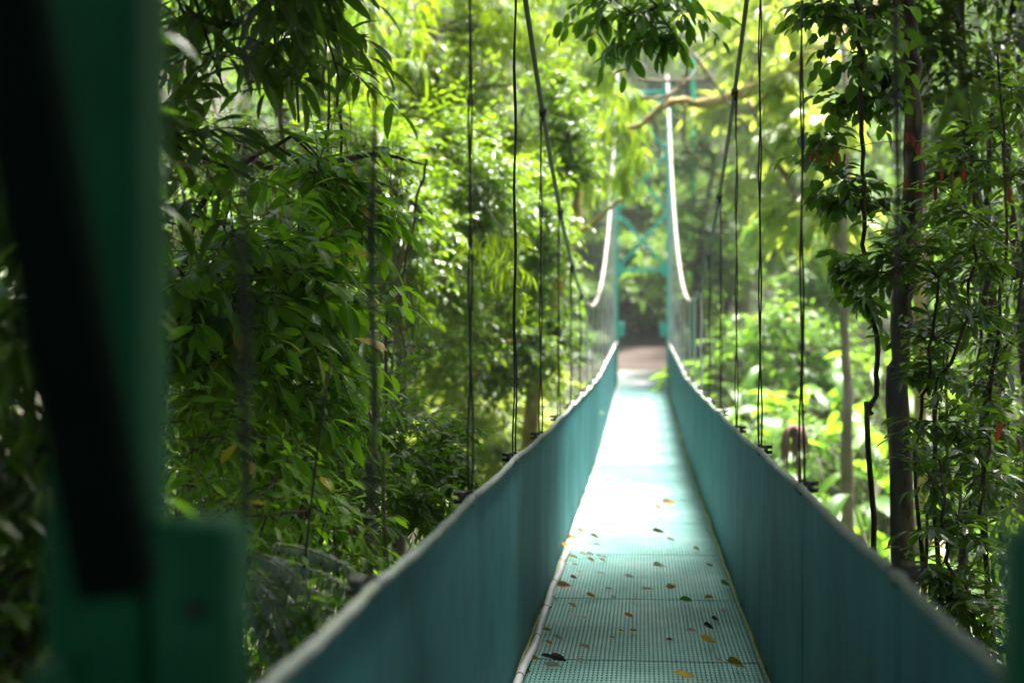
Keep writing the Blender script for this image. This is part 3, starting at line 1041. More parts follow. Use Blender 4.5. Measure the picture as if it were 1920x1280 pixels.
# 2. brighter broad-leaved shrub in focus
b0 = on_ground(-2.6, 7.2)
plant('broadleaf_shrub', 'bright green broad-leaved shrub in sharp focus with one yellow leaf, behind the drooping leaves', 'shrub', b0,
      [([b0, (-2.5, 7.1, .6), (-2.2, 6.9, 2.2), (-1.7, 6.8, 2.6)], .035, .01), ([b0 + [.1, 0, 0], (-2.2, 6.6, .5), (-1.9, 6.3, 1.6)], .025, .008), ([b0, (-2.8, 6.4, .4), (-2.7, 6.0, 2.0)], .025, .008)],
      bl([(610, 370, 6.5, .35), (680, 450, 6.8, .35), (500, 500, 6.1, .45), (570, 560, 6.3, .42), (400, 560, 5.9, .4), (700, 580, 7, .3), (630, 660, 6.8, .4),
          (510, 690, 6.2, .45), (390, 700, 5.7, .4), (700, 400, 7, .2), (330, 620, 5.6, .35), (330, 500, 5.6, .3), (440, 430, 5.7, .35), (640, 520, 6.5, .35), (560, 420, 6.3, .33), (460, 620, 5.9, .4), (600, 760, 6.6, .38), (400, 800, 5.7, .38), (500, 840, 5.9, .38), (680, 760, 7, .33)]),
      'broad', 'leaf_mid', .14, twigs=22, per=8, n_parts=290, seed=3, droop=.3, angle=50, limb_r=.010, twig_mat='twig', stations=3)

# 3. small glossy leaves, nearer the net
b0 = on_ground(-1.55, 8.3)
plant('glossy_shrub', 'dense shrub of small glossy leaves pressing against the net, a yellowing leaf at its front', 'shrub', b0,
      [([b0, (-1.5, 8.2, -1), (-1.4, 8.0, .6)], .03, .01), ([b0, (-1.9, 7.8, -.8), (-1.9, 7.3, .6)], .03, .01), ([b0, (-1.2, 8.6, -.6), (-1.15, 8.5, .7)], .02, .008)],
      bl([(650, 780, 7.2, .4), (740, 770, 7.8, .36), (800, 850, 8.2, .3), (830, 800, 8.6, .25), (700, 890, 7.3, .38), (770, 940, 7.7, .3), (610, 870, 6.7, .4),
          (845, 890, 8.5, .22), (720, 990, 7.2, .3), (800, 960, 8.0, .2), (650, 950, 6.9, .35), (700, 700, 7.6, .3)]),
      'oval', 'leaf_small', .085, twigs=34, per=10, n_parts=290, seed=4, droop=.3, limb_r=.008, twig_r=.0028, stations=2)

b0 = on_ground(-3.2, 9.0)
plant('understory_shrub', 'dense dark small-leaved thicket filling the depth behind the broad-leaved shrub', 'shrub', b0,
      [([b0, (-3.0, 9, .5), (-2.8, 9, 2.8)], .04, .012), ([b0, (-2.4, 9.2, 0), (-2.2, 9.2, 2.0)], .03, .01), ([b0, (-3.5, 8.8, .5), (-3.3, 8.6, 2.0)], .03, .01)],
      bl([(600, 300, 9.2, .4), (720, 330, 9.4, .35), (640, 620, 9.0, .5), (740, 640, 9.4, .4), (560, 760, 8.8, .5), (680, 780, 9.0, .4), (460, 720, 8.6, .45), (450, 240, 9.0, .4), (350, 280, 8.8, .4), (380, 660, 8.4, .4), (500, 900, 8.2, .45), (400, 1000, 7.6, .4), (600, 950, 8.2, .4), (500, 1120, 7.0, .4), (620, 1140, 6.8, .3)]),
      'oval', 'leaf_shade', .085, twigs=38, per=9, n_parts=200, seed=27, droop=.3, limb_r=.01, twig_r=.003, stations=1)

# 4. tangle of thin dark stems lower down
b0 = on_ground(-2.2, 5.6)
st = []
srng = np.random.default_rng(9)
for k in range(15):
    a = on_ground(srng.uniform(-2.9, -1.1), srng.uniform(4.6, 7.0))
    top = P(srng.uniform(310, 740), srng.uniform(640, 1050), a[1] + srng.uniform(-.3, .6))
    st.append(([a, (a + top) / 2 + srng.normal(0, .14, 3), top], srng.uniform(.007, .015), .004))
plant('undergrowth_shrub', 'low tangle of thin dark stems and sparse leaves under the bright shrub', 'shrub', b0, st,
      bl([(350, 860, 5.2, .35), (440, 940, 5.2, .35), (560, 1000, 5.6, .35), (640, 1060, 5.7, .3), (700, 1010, 6.3, .25), (500, 1110, 4.9, .35), (590, 1190, 4.8, .3),
          (660, 1130, 5.5, .22), (420, 820, 5.4, .35), (560, 900, 6.0, .35), (330, 960, 5.0, .3), (620, 1270, 4.9, .3), (520, 1260, 4.7, .3), (710, 1080, 6.2, .18)]),
      'broad', 'leaf_mid', .095, twigs=20, per=7, n_parts=260, seed=5, droop=.35, stem_name='stem', limb_r=.006, twig_r=.003, angle=55)

# 5. silvery fern fronds by the near block
fb = np.array([-1.62, 4.85, -1.6])
fern = thing('fern', 'silvery grey fern with narrow drooping fronds beside the green block', 'fern', fb)
frng = np.random.default_rng(21)
for (u0, v0, u1, v1, Yd) in [(470, 1030, 660, 1235, 4.85), (480, 1040, 720, 1150, 4.95), (470, 1060, 600, 1250, 4.75), (478, 1090, 560, 1260, 4.7), (500, 1020, 690, 1090, 5.05), (466, 1120, 520, 1275, 4.7), (480, 1035, 640, 1180, 4.8)]:
    a, b = P(u0, v0, Yd), P(u1, v1, Yd - .12)
    n = 34
    rach = bez(a, (a + b) / 2 + np.array([.02, 0, .06]), b, n)
    g = Geo().tube(rach, np.linspace(.0028, .001, n), 4)
    fr = put(fern, 'frond', g, M['twig_green'])
    tan = nrm(np.gradient(rach, axis=0))
    sd = nrm(np.cross(tan, np.array([0.2, -.5, .9])))
    pos = np.concatenate([rach[2:], rach[2:]])
    d = np.concatenate([sd[2:] + .45 * tan[2:], -sd[2:] + .45 * tan[2:]]) + frng.normal(0, .08, (2 * (n - 2), 3))
    d[:, 2] -= .15
    d = nrm(d)
    nn = nrm(np.array([0, -.5, 1.]) + .2 * frng.normal(size=d.shape))
    nn = nrm(nn - d * np.sum(nn * d, -1, keepdims=True))
    tt = np.linspace(0, 1, n)[2:]
    s = .046 * np.sin(np.pi * np.clip(tt * .85 + .15, 0, 1)) ** .7 + .006
    me = leaves_mesh('leaflets', leaf_template(stations=2, width=.32, fold=.3, droop=.4), pos - fb, d, nn, np.concatenate([s, s]), M['fern'])
    lf = link('leaflets', me, fr)
    lf['kind'] = 'stuff'
g = Geo().tube([P(470, 1030, 4.85) - [0, 0, .02], (-1.58, 4.9, .2), (-1.6, 4.86, -.7), fb], [.01, .012, .016, .02], 6)
put(fern, 'stem', g, M['twig'])

# 6. dim leaves behind the near post
b0 = on_ground(-2.1, 3.4)
plant('shade_shrub', 'dim out-of-focus shrub between the picture edge and the blurred green post', 'shrub', b0,
      [([b0, (-2.0, 3.4, .5), (-1.75, 3.3, 2.6)], .03, .008), ([b0, (-1.8, 3.6, .6), (-1.6, 3.6, 1.9)], .02, .006)],
      bl([(30, 130, 3.3, .3), (110, 230, 3.7, .3), (70, 420, 3.5, .32), (40, 640, 3.3, .3), (100, 820, 3.6, .3), (30, 960, 3.3, .32), (110, 1130, 3.4, .28), (60, 1250, 3.2, .3), (60, 10, 3.5, .3), (120, 560, 4.0, .3)]),
      'lance', 'leaf_dark', .12, twigs=40, per=8, n_parts=150, seed=6, droop=.5, limb_r=.008)

# hanging lianas and roots
for k, (lab, pts, r, mat) in enumerate([
    ('straight dark liana slanting down in front of the shaded tree', [P(800, 300, 9.5), P(772, 430, 9.3), P(745, 580, 9.0), P(722, 720, 8.8), on_ground(-1.55, 8.5)], .010, 'twig'),
    ('dark liana hanging plumb beside the drooping leaves', [(-1.78, 8.0, 4.6), P(636, 40, 8.0), P(633, 200, 8.0), P(640, 420, 7.9), on_ground(-1.75, 7.9)], .009, 'twig'),
    ('twin of the plumb liana, kinked and brownish', [(-1.85, 8.2, 4.8), P(612, 20, 8.2), P(606, 150, 8.2), P(616, 300, 8.1), on_ground(-1.9, 8.1)], .010, 'root'),
    ('thick root hanging behind the broad-leaved shrub', [(-2.3, 8.8, 4.5), P(520, 120, 8.8), P(540, 420, 8.8), P(525, 700, 8.8), on_ground(-2.25, 8.8)], .016, 'root'),
]):
    t = thing('liana', lab, 'vine', pts[-1])
    sp = spline(pts, 30) + np.random.default_rng(k).normal(0, .006, (30, 3))
    sp[-1] = pts[-1]
    put(t, 'stem', Geo().tube(sp, np.linspace(r * .9, r, 30), 6), M[mat])
    for q in range(3):
        i = 6 + q * 5
        put(t, 'rootlet', Geo().tube(spline([sp[i], sp[i] + [.05, .02, -.25], sp[i] + [.04, .05, -.6]], 8), np.linspace(.004, .0015, 8), 4), M[mat])
t = thing('aerial_roots', 'curtain of fine yellowish aerial roots hanging behind the broad-leaved shrub', 'roots', P(560, 330, 9.0))
g = Geo()
rr = np.random.default_rng(31)
Tn = 110
st_ = np.array([P(rr.uniform(320, 780), rr.uniform(260, 420), rr.uniform(8.6, 9.8)) for _ in range(Tn)])
tt = np.linspace(0, 1, 9)
pp = np.repeat(st_[:, None], 9, 1)
pp[:, :, 2] -= tt[None] * rr.uniform(.6, 2.0, (Tn, 1))
pp[:, :, 0] += np.cumsum(rr.normal(0, .018, (Tn, 9)), 1)
pp[:, :, 1] += np.cumsum(rr.normal(0, .018, (Tn, 9)), 1)
g.tubes(pp, np.full((Tn, 9), .004), 3)
o = put(t, 'root_hairs', g, M['root'])
o['kind'] = 'stuff'
put(t, 'limb', Geo().tube(spline([P(250, 330, 9.2), P(400, 300, 9.2), P(560, 315, 9.0), P(700, 290, 9.3), P(800, 310, 9.6)], 24), np.linspace(.05, .006, 24), 7), M['bark'])

# 7. mid-distance tree with the dark heart and glittering edge
b0 = on_ground(-1.95, 17.2)
plant('shaded_tree', 'dense small-leaved tree with a dark heart and glittering edge leaning towards the bridge', 'tree', b0,
      [([b0, P(1003, 740, 17.0), P(1030, 600, 17.3), P(1078, 440, 17.6), P(1082, 330, 17.7)], .11, .05),
       ([P(1078, 440, 17.6), P(1110, 420, 17.6), P(1165, 372, 17.4)], .045, .02),
       ([P(1075, 450, 17.6), P(960, 380, 16), P(850, 300, 15), P(740, 300, 14)], .06, .02)],
      bl([(740, 290, 14, .6), (830, 250, 15, .7), (940, 310, 15.3, .7), (1020, 400, 16, .55), (790, 460, 14, .65), (900, 470, 15, .7), (990, 540, 16, .6), (1045, 600, 16.5, .28), (1050, 210, 17, .45), (1075, 310, 17.2, .3), (1040, 130, 17.4, .5),
          (850, 610, 14.5, .6), (950, 640, 15, .5), (750, 620, 13.6, .5), (760, 540, 13.2, .6), (1030, 500, 16.4, .4), (900, 380, 15, .7), (700, 420, 13, .6), (640, 250, 13, .7), (880, 700, 15, .4), (1010, 660, 16.2, .28),
          (800, 400, 16, .9, 1.3), (900, 420, 17, .9, 1.3), (820, 560, 16, .9, 1.3), (930, 560, 17, .8, 1.3), (760, 660, 15, .7, 1.3)]),
      'oval', 'leaf_crown', .10, twigs=85, per=13, n_parts=240, seed=7, droop=.3, limb_r=.03, twig_r=.004, stem_mat='bark_orange', stations=2)

# 8. arching bamboo
b0 = on_ground(-2.6, 19.5)
plant('bamboo', 'clump of arching yellow-green bamboo hanging its narrow leaves over the bridge', 'bamboo', b0,
      [([b0, (-2.6, 19.4, 2.5), (-2.2, 19.2, 5.4), (-1.2, 19.0, 6.3), (-.2, 19.3, 5.2)], .03, .008), ([b0 + [-.3, -.6, 0], (-3.0, 18.5, 3), (-2.8, 17.6, 5.4), (-2.0, 17, 6.0)], .03, .008),
       ([b0 + [.2, .4, 0], (-2.0, 20.2, 3), (-1.4, 20.4, 5.6), (-.4, 20.6, 5.8), (.2, 20.5, 4.6)], .03, .008), ([b0 + [-.6, 0, 0], (-3.8, 18.5, 3.5), (-4, 17, 6), (-3.6, 16, 6.6)], .03, .008)],
      bl([(1000, 60, 18, .6, .7), (1090, 150, 19, .6), (1140, 250, 20, .45, .7), (1050, 250, 19, .5), (1160, 345, 20.5, .24, .6), (1110, 40, 19, .7), (1120, 330, 20, .36), (1170, 180, 20, .3, .6),
          (1060, -60, 18.5, .8), (780, 200, 14.0, .3, .4), (1030, 330, 18.2, .3, .5), (690, 200, 13, .35, .5)]),
      'bamboo', 'leaf_bamboo', .24, twigs=56, per=10, n_parts=290, seed=8, droop=.65, grav=.6, angle=36, stem_mat='twig_green', twig_mat='twig_green', stem_name='culm', limb_r=.012, twig_r=.004, stations=2)

b0 = on_ground(-3.3, 19.0)
plant('lime_tree', 'tall lime-green small-leaved tree glittering above the dark-hearted tree', 'tree', b0,
      [([b0, (-3.2, 19, 2), (-2.9, 18.6, 5), (-2.6, 18.2, 8)], .1, .05), ([(-3.0, 18.8, 4), (-3.8, 17.5, 6), (-4.2, 16.5, 7)], .05, .03)],
      bl([(900, 60, 18, .8), (820, 130, 17.5, .75), (740, 60, 17, .8), (960, 160, 18.5, .7), (880, 200, 17.8, .6), (1000, 40, 19, .8), (680, 140, 16.5, .7), (620, 40, 16, .8), (980, 260, 18.2, .45), (700, -60, 17, .9), (860, -60, 18, .9), (980, -80, 19, .9), (560, 140, 16, .7), (780, 230, 17, .5), (1060, 100, 19.6, .6), (500, 40, 16, .8)]),
      'oval', 'leaf_lime', .12, twigs=60, per=12, n_parts=290, seed=26, droop=.3, limb_r=.03, twig_r=.004, stations=2)

# light sprays in front of the dark heart
b0 = P(985, 430, 11.0)
plant('hanging_vine', 'light green sprays of narrow leaves dangling in front of the dark-hearted tree', 'vine', P(880, 330, 11.2),
      [([P(880, 330, 11.2), P(920, 400, 11.1), P(960, 470, 11.0), P(990, 560, 11.0)], .008, .003)],
      bl([(865, 450, 11, .16), (920, 440, 11, .20), (965, 500, 11, .20), (980, 430, 11, .14), (970, 550, 11, .12)]),
      'bamboo', 'leaf_lime', .15, twigs=7, per=6, n_parts=150, seed=10, droop=1.1, grav=.8, angle=40, stem_mat='twig_green', stem_name='stem', limb_r=.004, twig_r=.002, stations=3)

# 9. pale bushes below it
for k, (u, v, Yd, s, lab) in enumerate([(910, 800, 18, .75, 'pale whitish-green bush under the dark-hearted tree'), (1000, 790, 19.5, .65, 'pale bush glimpsed between the hangers just outside the net'),
                                       (860, 730, 17.5, .5, 'yellowish bush behind the glossy shrub'), (940, 880, 16.5, .5, 'lowest pale bush tucked against the outside of the net'), (1030, 720, 21, .4, 'dim small bush behind the pale hanger wires')]):
    c = P(u, v, Yd)
    b0 = on_ground(c[0] - .1, Yd + .2)
    plant('pale_bush', lab, 'bush', b0, [([b0, (b0 + c) / 2 + [.1, 0, 0], c], .03, .01)],
          [(c, s), (c + [-.5, .1, -.5], s * .8), (c + [.35, .2, -.45], s * .8), (c + [-.2, -.2, .3], s * .6), (c + [0, 0, -1], s)], 'broad', 'leaf_pale', .20, twigs=26, per=8, n_parts=60, seed=40 + k,
          group='pale bushes under the shaded tree', droop=.3, stations=2)

# ================================================================== the other side of the bridge
# tall dark trunk, with a limb that crosses above the bridge
b0 = on_ground(1.66, 9.0, -.2)
canR = []
for x in np.arange(1.0, 8.0, 1.3):
    for y in np.arange(-6, 13.6, 1.4):
        z = 6.1 + crng.uniform(-.3, .8)
        if x > 2.3 and y > 5.5:
            continue
        canR.append((np.array([x, y, z]) + crng.normal(0, .25, 3), .95, 1.2))
limb_pts = [(1.62, 9.0, 3.9), (1.2, 9.0, 4.4), (.6, 9.0, 4.35), P(1260, -10, 9), P(1190, 30, 9)]
plant('rainforest_tree', 'straight dark patchy-barked trunk close outside the net, twigs reaching over the bridge', 'tree', b0,
      [([b0, P(1690, 900, 9.0), P(1688, 640, 9.0), P(1706, 420, 9.05), P(1712, 200, 9.1), P(1700, 40, 9.1), (1.68, 9.1, 4.6), (1.8, 8.6, 6.4)], .072, .05), (limb_pts, .03, .006), ([(1.7, 9, 4.8), (3, 7, 5.8), (5, 3, 6.4)], .05, .02), ([(1.75, 8.8, 5.6), (1.5, 5, 6.2), (2, 0, 6.4)], .05, .02)],
      bl([(1110, 20, 9, .2), (1170, 30, 9, .22), (1230, 50, 9, .2), (1200, 90, 9, .14), (1290, 25, 9, .18), (1100, -20, 9, .2), (1220, 0, 9, .25), (1260, 70, 9, .12)]),
      'oval', 'leaf_small', .135, twigs=6, per=7, n_parts=280, seed=11, droop=.6, twig_len=(.6, 1.9), limb_r=.014, twig_r=.003)
plant('canopy_tree', 'tall tree outside the frame whose crown shades the bridge from the trunk side', 'tree', on_ground(4.6, 2.0),
      [([on_ground(4.6, 2.0), (4.5, 2, 3), (4, 2.5, 6.2), (2.5, 4, 6.8)], .24, .06), ([(4.2, 2.2, 5), (4, -2, 6.2), (3, -4, 6.6)], .1, .04), ([(3.6, 2.8, 6.4), (3, 6, 6.7), (2.6, 10, 6.9)], .09, .03)],
      canR, 'broad', 'leaf_dark', .46, twigs=60, per=9, seed=23, droop=.3, limb_r=.03, twig_r=.006, stations=1)
# sapling with a kink
b0 = on_ground(1.42, 8.0)
plant('sapling', 'thin kinked sapling with dark heart-shaped leaves standing just outside the hand rail', 'sapling', b0,
      [([b0, P(1630, 900, 8.0), P(1633, 770, 8.0), P(1644, 690, 8.0), P(1632, 560, 8.0), P(1618, 420, 8.0), P(1615, 250, 8.0), P(1610, 60, 8.05), P(1600, -90, 8.1)], .017, .012)],
      bl([(1540, 30, 8, .25), (1590, 100, 8.1, .28), (1650, 200, 8.2, .2), (1540, 270, 7.9, .2), (1570, 330, 7.9, .18), (1630, 380, 8.1, .2), (1500, 20, 8, .2), (1530, 360, 8, .12),
          (1640, 40, 8.2, .3), (1580, 200, 8.2, .2), (1600, 560, 7.9, .16), (1560, 500, 7.8, .16), (1680, 150, 8.3, .2)]),
      'heart', 'leaf_right', .10, twigs=11, per=6, n_parts=290, seed=12, droop=.45, limb_r=.006, twig_r=.0025, stem_name='stem', stations=3)
# sheen-leaved shrubs
for k, (lab, base, stems, blobs, tw) in enumerate([
    ('shrub with silver-sheened leaves crossing in front of the dark trunk', (1.75, 7.6),
     [[(1720, 1000, 7.6), (1740, 700, 7.6), (1760, 520, 7.5)], [(1750, 900, 7.7), (1800, 640, 7.6), (1830, 420, 7.7)]],
     [(1700, 430, 7.6, .25), (1790, 400, 7.6, .28), (1850, 470, 7.8, .28), (1760, 520, 7.6, .28), (1610, 470, 7.4, .14), (1760, 640, 7.7, .26), (1840, 600, 7.7, .26), (1720, 690, 7.7, .18), (1590, 510, 7.4, .1)], 12),
    ('tall leafy shrub filling the picture edge above the short green block', (2.1, 7.9),
     [[(1850, 1000, 7.9), (1860, 700, 7.9), (1890, 400, 8.0), (1870, 100, 8.0)], [(1840, 900, 8.0), (1905, 600, 8.1)]],
     [(1890, 330, 8.0, .3), (1900, 480, 8.0, .3), (1880, 640, 8.0, .3), (1850, 730, 7.9, .28), (1900, 800, 8, .3), (1910, 180, 8.2, .3), (1860, 250, 8.2, .3), (1800, 300, 8.1, .25), (1900, 920, 7.8, .25)], 13),
    ('low dark shrub of drooping leaves between the trunk and the short green block', (1.7, 7.0),
     [[(1790, 1200, 7.0), (1770, 1000, 7.0), (1760, 860, 7.0)], [(1850, 1150, 7.2), (1840, 950, 7.2), (1860, 800, 7.3)]],
     [(1740, 900, 7.2, .22), (1790, 980, 7.1, .22), (1840, 900, 7.3, .24), (1850, 1040, 7.1, .22), (1800, 820, 7.4, .22), (1760, 1060, 7.0, .16), (1860, 1140, 6.9, .2), (1720, 800, 7.4, .18), (1800, 1120, 6.9, .14), (1880, 1220, 6.8, .18)], 12),
]):
    b0 = on_ground(*base)
    plant('sheen_shrub', lab, 'shrub', b0, [([b0] + [P(*q) for q in s], .016, .006) for s in stems], bl(blobs), 'broad', 'leaf_right', .105, twigs=int(tw * 1.2), per=8, n_parts=260, seed=13 + k,
          group='dark shrubs beyond the hand rail', droop=.15, grav=.05, limb_r=.006, twig_r=.0028, stem_name='stem', stations=3)
# dense dark leaves up there, farther back
b0 = on_ground(3.0, 11.5)
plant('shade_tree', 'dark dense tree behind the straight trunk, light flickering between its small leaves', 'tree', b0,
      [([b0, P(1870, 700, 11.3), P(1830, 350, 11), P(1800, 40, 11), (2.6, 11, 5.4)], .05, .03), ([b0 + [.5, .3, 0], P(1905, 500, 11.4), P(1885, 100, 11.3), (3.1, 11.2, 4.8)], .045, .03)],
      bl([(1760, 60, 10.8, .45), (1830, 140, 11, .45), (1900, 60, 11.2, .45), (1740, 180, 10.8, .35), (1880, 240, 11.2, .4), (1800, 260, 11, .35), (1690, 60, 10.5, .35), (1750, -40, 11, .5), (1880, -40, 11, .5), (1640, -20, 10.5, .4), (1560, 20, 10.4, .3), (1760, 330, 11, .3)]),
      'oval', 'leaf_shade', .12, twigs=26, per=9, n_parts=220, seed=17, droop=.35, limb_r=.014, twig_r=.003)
b0 = on_ground(2.7, 10.2)
plant('thicket_shrub', 'dark leafy thicket filling the gaps behind the straight trunk and the bare stems', 'shrub', b0,
      [([b0, P(1780, 900, 10.2), P(1790, 560, 10.2)], .02, .008), ([b0, P(1880, 900, 10.2), P(1890, 560, 10.2)], .02, .008)],
      bl([(1780, 420, 10.2, .3), (1870, 520, 10.4, .35), (1760, 700, 10.0, .28), (1850, 760, 10.2, .32), (1900, 900, 10, .32), (1780, 980, 9.6, .28), (1850, 1080, 9.3, .3), (1730, 600, 10, .25), (1740, 860, 9.8, .22)]),
      'oval', 'leaf_right', .10, twigs=22, per=8, n_parts=160, seed=29, droop=.2, stem_name='stem', limb_r=.008, twig_r=.003, stations=2)
# bare dark stems
for k, (lab, pts, r) in enumerate([
    ('slim dark stem leaning beside the straight trunk, forked near its middle', [(1735, 1120, 8.2), (1752, 900, 8.2), (1762, 720, 8.3), (1782, 560, 8.4), (1776, 380, 8.5)], .011),
    ('stout dark stem bending outward above the short green block', [(1800, 1230, 7.9), (1805, 1050, 8.0), (1835, 850, 8.2), (1852, 640, 8.4), (1850, 420, 8.6), (1862, 150, 8.8)], .03),
    ('crooked brown stem between the slim stem and the stout one', [(1812, 1130, 8.6), (1800, 960, 8.7), (1812, 800, 8.8), (1838, 620, 9.0), (1830, 450, 9.2)], .016),
]):
    pw = [P(*q) for q in pts]
    b0 = on_ground(pw[0][0], pw[0][1])
    plant('sapling', lab, 'sapling', b0, [([b0] + pw, r, r * .55), ([pw[2], pw[3] + np.array([.14, .1, -.1]), pw[4] + np.array([.3, .2, 0])], r * .5, r * .25)],
          [(pw[3], .2), (pw[4], .25)], 'broad', 'leaf_right', .09, twigs=8, per=6, n_parts=60, seed=50 + k, group='dark stems beyond the hand rail', stem_name='stem', limb_r=.006, twig_r=.0025)
# near blurred twig
b0 = on_ground(1.25, 3.6)
plant('shade_shrub', 'out-of-focus greyish leafy twigs leaning in near the upper corner', 'shrub', b0,
      [([b0, (1.35, 3.6, .5), (1.3, 3.6, 2.0), P(1840, 170, 3.6)], .014, .005)],
      bl([(1560, 90, 3.8, .07), (1770, 165, 3.6, .08), (1850, 150, 3.5, .09), (1800, 250, 3.7, .07)]),
      'lance', 'leaf_right', .085, twigs=3, per=3, n_parts=160, seed=19, droop=.5, stem_name='stem', limb_r=.004, twig_r=.002, stations=3)
# red hanging young leaves on a thin runner
b0 = P(1530, 285, 7.4)
vine = thing('red_leaf_vine', 'thin green runner with hanging rust-red young leaves strung across the dark trunk', 'vine', P(1520, 280, 7.4))
run = spline([P(1520, 281, 7.4), P(1580, 279, 7.4), P(1660, 266, 7.5), P(1760, 266, 7.6), P(1850, 280, 7.7), P(1920, 276, 7.7)], 30)
put(vine, 'stem', Geo().tube(run, .0022, 4), M['twig_green'])
pr = np.random.default_rng(3)
pos, sz = [], []
for (u, v, Yd) in [(1520, 285, 7.4), (1533, 284, 7.4), (1553, 288, 7.4), (1569, 282, 7.4), (1583, 287, 7.4), (1700, 248, 7.5), (1708, 250, 7.5), (1712, 255, 7.5), (1724, 266, 7.5), (1730, 300, 7.5),
                   (1762, 310, 7.6), (1785, 325, 7.6), (1808, 312, 7.6), (1752, 345, 7.6), (1725, 340, 7.6), (1878, 790, 7.0), (1905, 820, 7.0), (1890, 350, 7.6), (1700, 330, 7.5)]:
    pos.append(P(u, v, Yd)); sz.append(pr.uniform(.055, .085) * (1.3 if u > 1740 else 1))
pos = np.array(pos)
d = nrm(np.array([0, 0, -1.]) + .12 * pr.normal(size=pos.shape))
n = nrm(np.array([0, -1., .1]) + .4 * pr.normal(size=pos.shape)); n = nrm(n - d * np.sum(n * d, -1, keepdims=True))
put_leaves(vine, 'pod', M['leaf_red'], pos, d, n, np.array(sz), 40, name='young_leaf')
for (u, v, Yd) in [(1735, 290, 7.5), (1800, 300, 7.6), (1885, 330, 7.6)]:
    put(vine, 'tendril', Geo().tube(spline([P(u, 268, Yd), P(u + 8, v, Yd), P(u - 4, v + 45, Yd)], 8), .0016, 4), M['twig_green'])

# lichen trunk with a crown of large pale leaves
b0 = on_ground(2.45, 17.6)
plant('pale_tree', 'pale lichen-covered slim trunk with a crown of large bleached leaves', 'tree', b0,
      [([b0, P(1590, 900, 17.6), P(1586, 700, 17.7), P(1578, 520, 17.8), P(1560, 440, 18), P(1470, 330, 19), P(1400, 180, 20)], .075, .03), ([P(1578, 500, 17.8), P(1590, 300, 18), P(1580, 60, 18.5)], .05, .03)],
      bl([(1500, 250, 19, .5), (1560, 400, 18.3, .45), (1480, 400, 19, .45), (1520, 120, 19.5, .6), (1480, -20, 20, .8), (1560, 250, 18.6, .4)]),
      'big', 'leaf_pale', .36, twigs=22, per=7, n_parts=290, seed=22, droop=.2, stem_mat='bark_pale', twig_mat='twig_green', limb_r=.02, twig_r=.006, stations=3)
b0 = on_ground(3.6, 37)
plant('pale_tree', 'bleached large-leaved tree filling the gap between the mast and the kinked sapling', 'tree', b0,
      [([b0, (3.6, 37, 5), (3.4, 36.6, 9)], .14, .06), ([(3.6, 37, 4), (2.8, 36, 6), (2.2, 36, 8)], .07, .03)],
      bl([(1440, 170, 36, 1.0), (1380, 110, 37, 1.0), (1430, 300, 36, .9), (1480, 60, 36, 1.1), (1390, 230, 37, .8), (1340, 30, 37, 1.0), (1350, 330, 38, .6), (1500, 220, 35, .9), (1420, -20, 36, 1.1), (1460, 400, 35, .6), (1550, 120, 35, .9), (1540, 330, 34, .7), (1330, 200, 38, .6)]),
      'big', 'leaf_pale', .55, twigs=20, per=7, n_parts=290, seed=28, droop=.1, stem_mat='bark_pale', twig_mat='twig_green', limb_r=.03, twig_r=.012, stations=3)
# mossy branch over the bridge
b0 = P(1345, 192, 19.5)
mb = thing('mossy_branch', 'bare moss-orange branch with white twigs hanging across in front of the tower top', 'branch', b0)
put(mb, 'limb', Geo().tube(spline([(3.6, 20.3, 6.5), (2.0, 19.8, 5.3), P(1335, 192, 19.5), P(1270, 190, 19.3), P(1235, 205, 19.1), P(1200, 235, 19.0), P(1170, 240, 19)], 36), np.linspace(.09, .03, 36) * (1 + .25 * np.sin(np.arange(36) * 1.7)), 8), M['bark_orange'])
for pts in ([(1195, 150, 19), (1250, 152, 19), (1330, 148, 19)], [(1200, 185, 19), (1250, 180, 19), (1300, 140, 19.3), (1330, 100, 19.5)], [(1225, 215, 19), (1290, 130, 19.2), (1280, 60, 19.4), (1210, -20, 19.6)], [(1285, 195, 19), (1284, 270, 19), (1330, 310, 19)], [(1300, 100, 19), (1400, 240, 19), (1480, 330, 19)]):
    put(mb, 'twig', Geo().tube(spline([P(*q) for q in pts], 14), np.linspace(.026, .014, 14), 6), M['bark_pale'])
put(mb, 'trunk', Geo().tube(spline([on_ground(3.9, 20.4), (3.85, 20.4, 3), (3.6, 20.3, 6.5)], 14), np.linspace(.09, .09, 14), 8), M['bark_orange'])
mb['label'] = 'leaning bare tree whose moss-orange branch with white twigs crosses in front of the tower top'
mb.name = 'mossy_tree'
mb['category'] = 'tree'


# ================================================================== lush ground plants on the slope
def rosette(name, label, cat, nleaf, L, mat, seed, kind='big'):
    rng = np.random.default_rng(seed)
    root = thing(name, label, cat)
    for k in range(nleaf):
        a = k * 2.4 + rng.uniform(-.3, .3)
        el = rng.uniform(.6, 1.35)
        h = L * rng.uniform(.8, 4.4)
        tip = np.array([math.cos(a) * math.cos(el), math.sin(a) * math.cos(el), math.sin(el)]) * h
        put(root, 'stalk', Geo().tube(bez(np.zeros(3), tip * np.array([.3, .3, .7]), tip, 6), np.linspace(.014, .006, 6), 4), M['twig_green'])
        d = nrm(np.array([math.cos(a), math.sin(a), rng.uniform(-.35, .45)]))
        n = nrm(np.array([0, 0, 1.]) + .3 * rng.normal(size=3)); n = nrm(n - d * np.dot(n, d))
        sd = np.cross(d, n); sd = nrm(sd); up = np.cross(sd, d)
        s = L * rng.uniform(.7, 1.15)
        o = bpy.data.objects.new('leaf', leaf_part_mesh(kind, M[mat], k % 3))
        m = np.eye(4); m[:3, 0], m[:3, 1], m[:3, 2], m[:3, 3] = sd * s, d * s, up * s, tip
        o.parent = root
        o.matrix_basis = Matrix(m.tolist())
        C.objects.link(o)
    return root


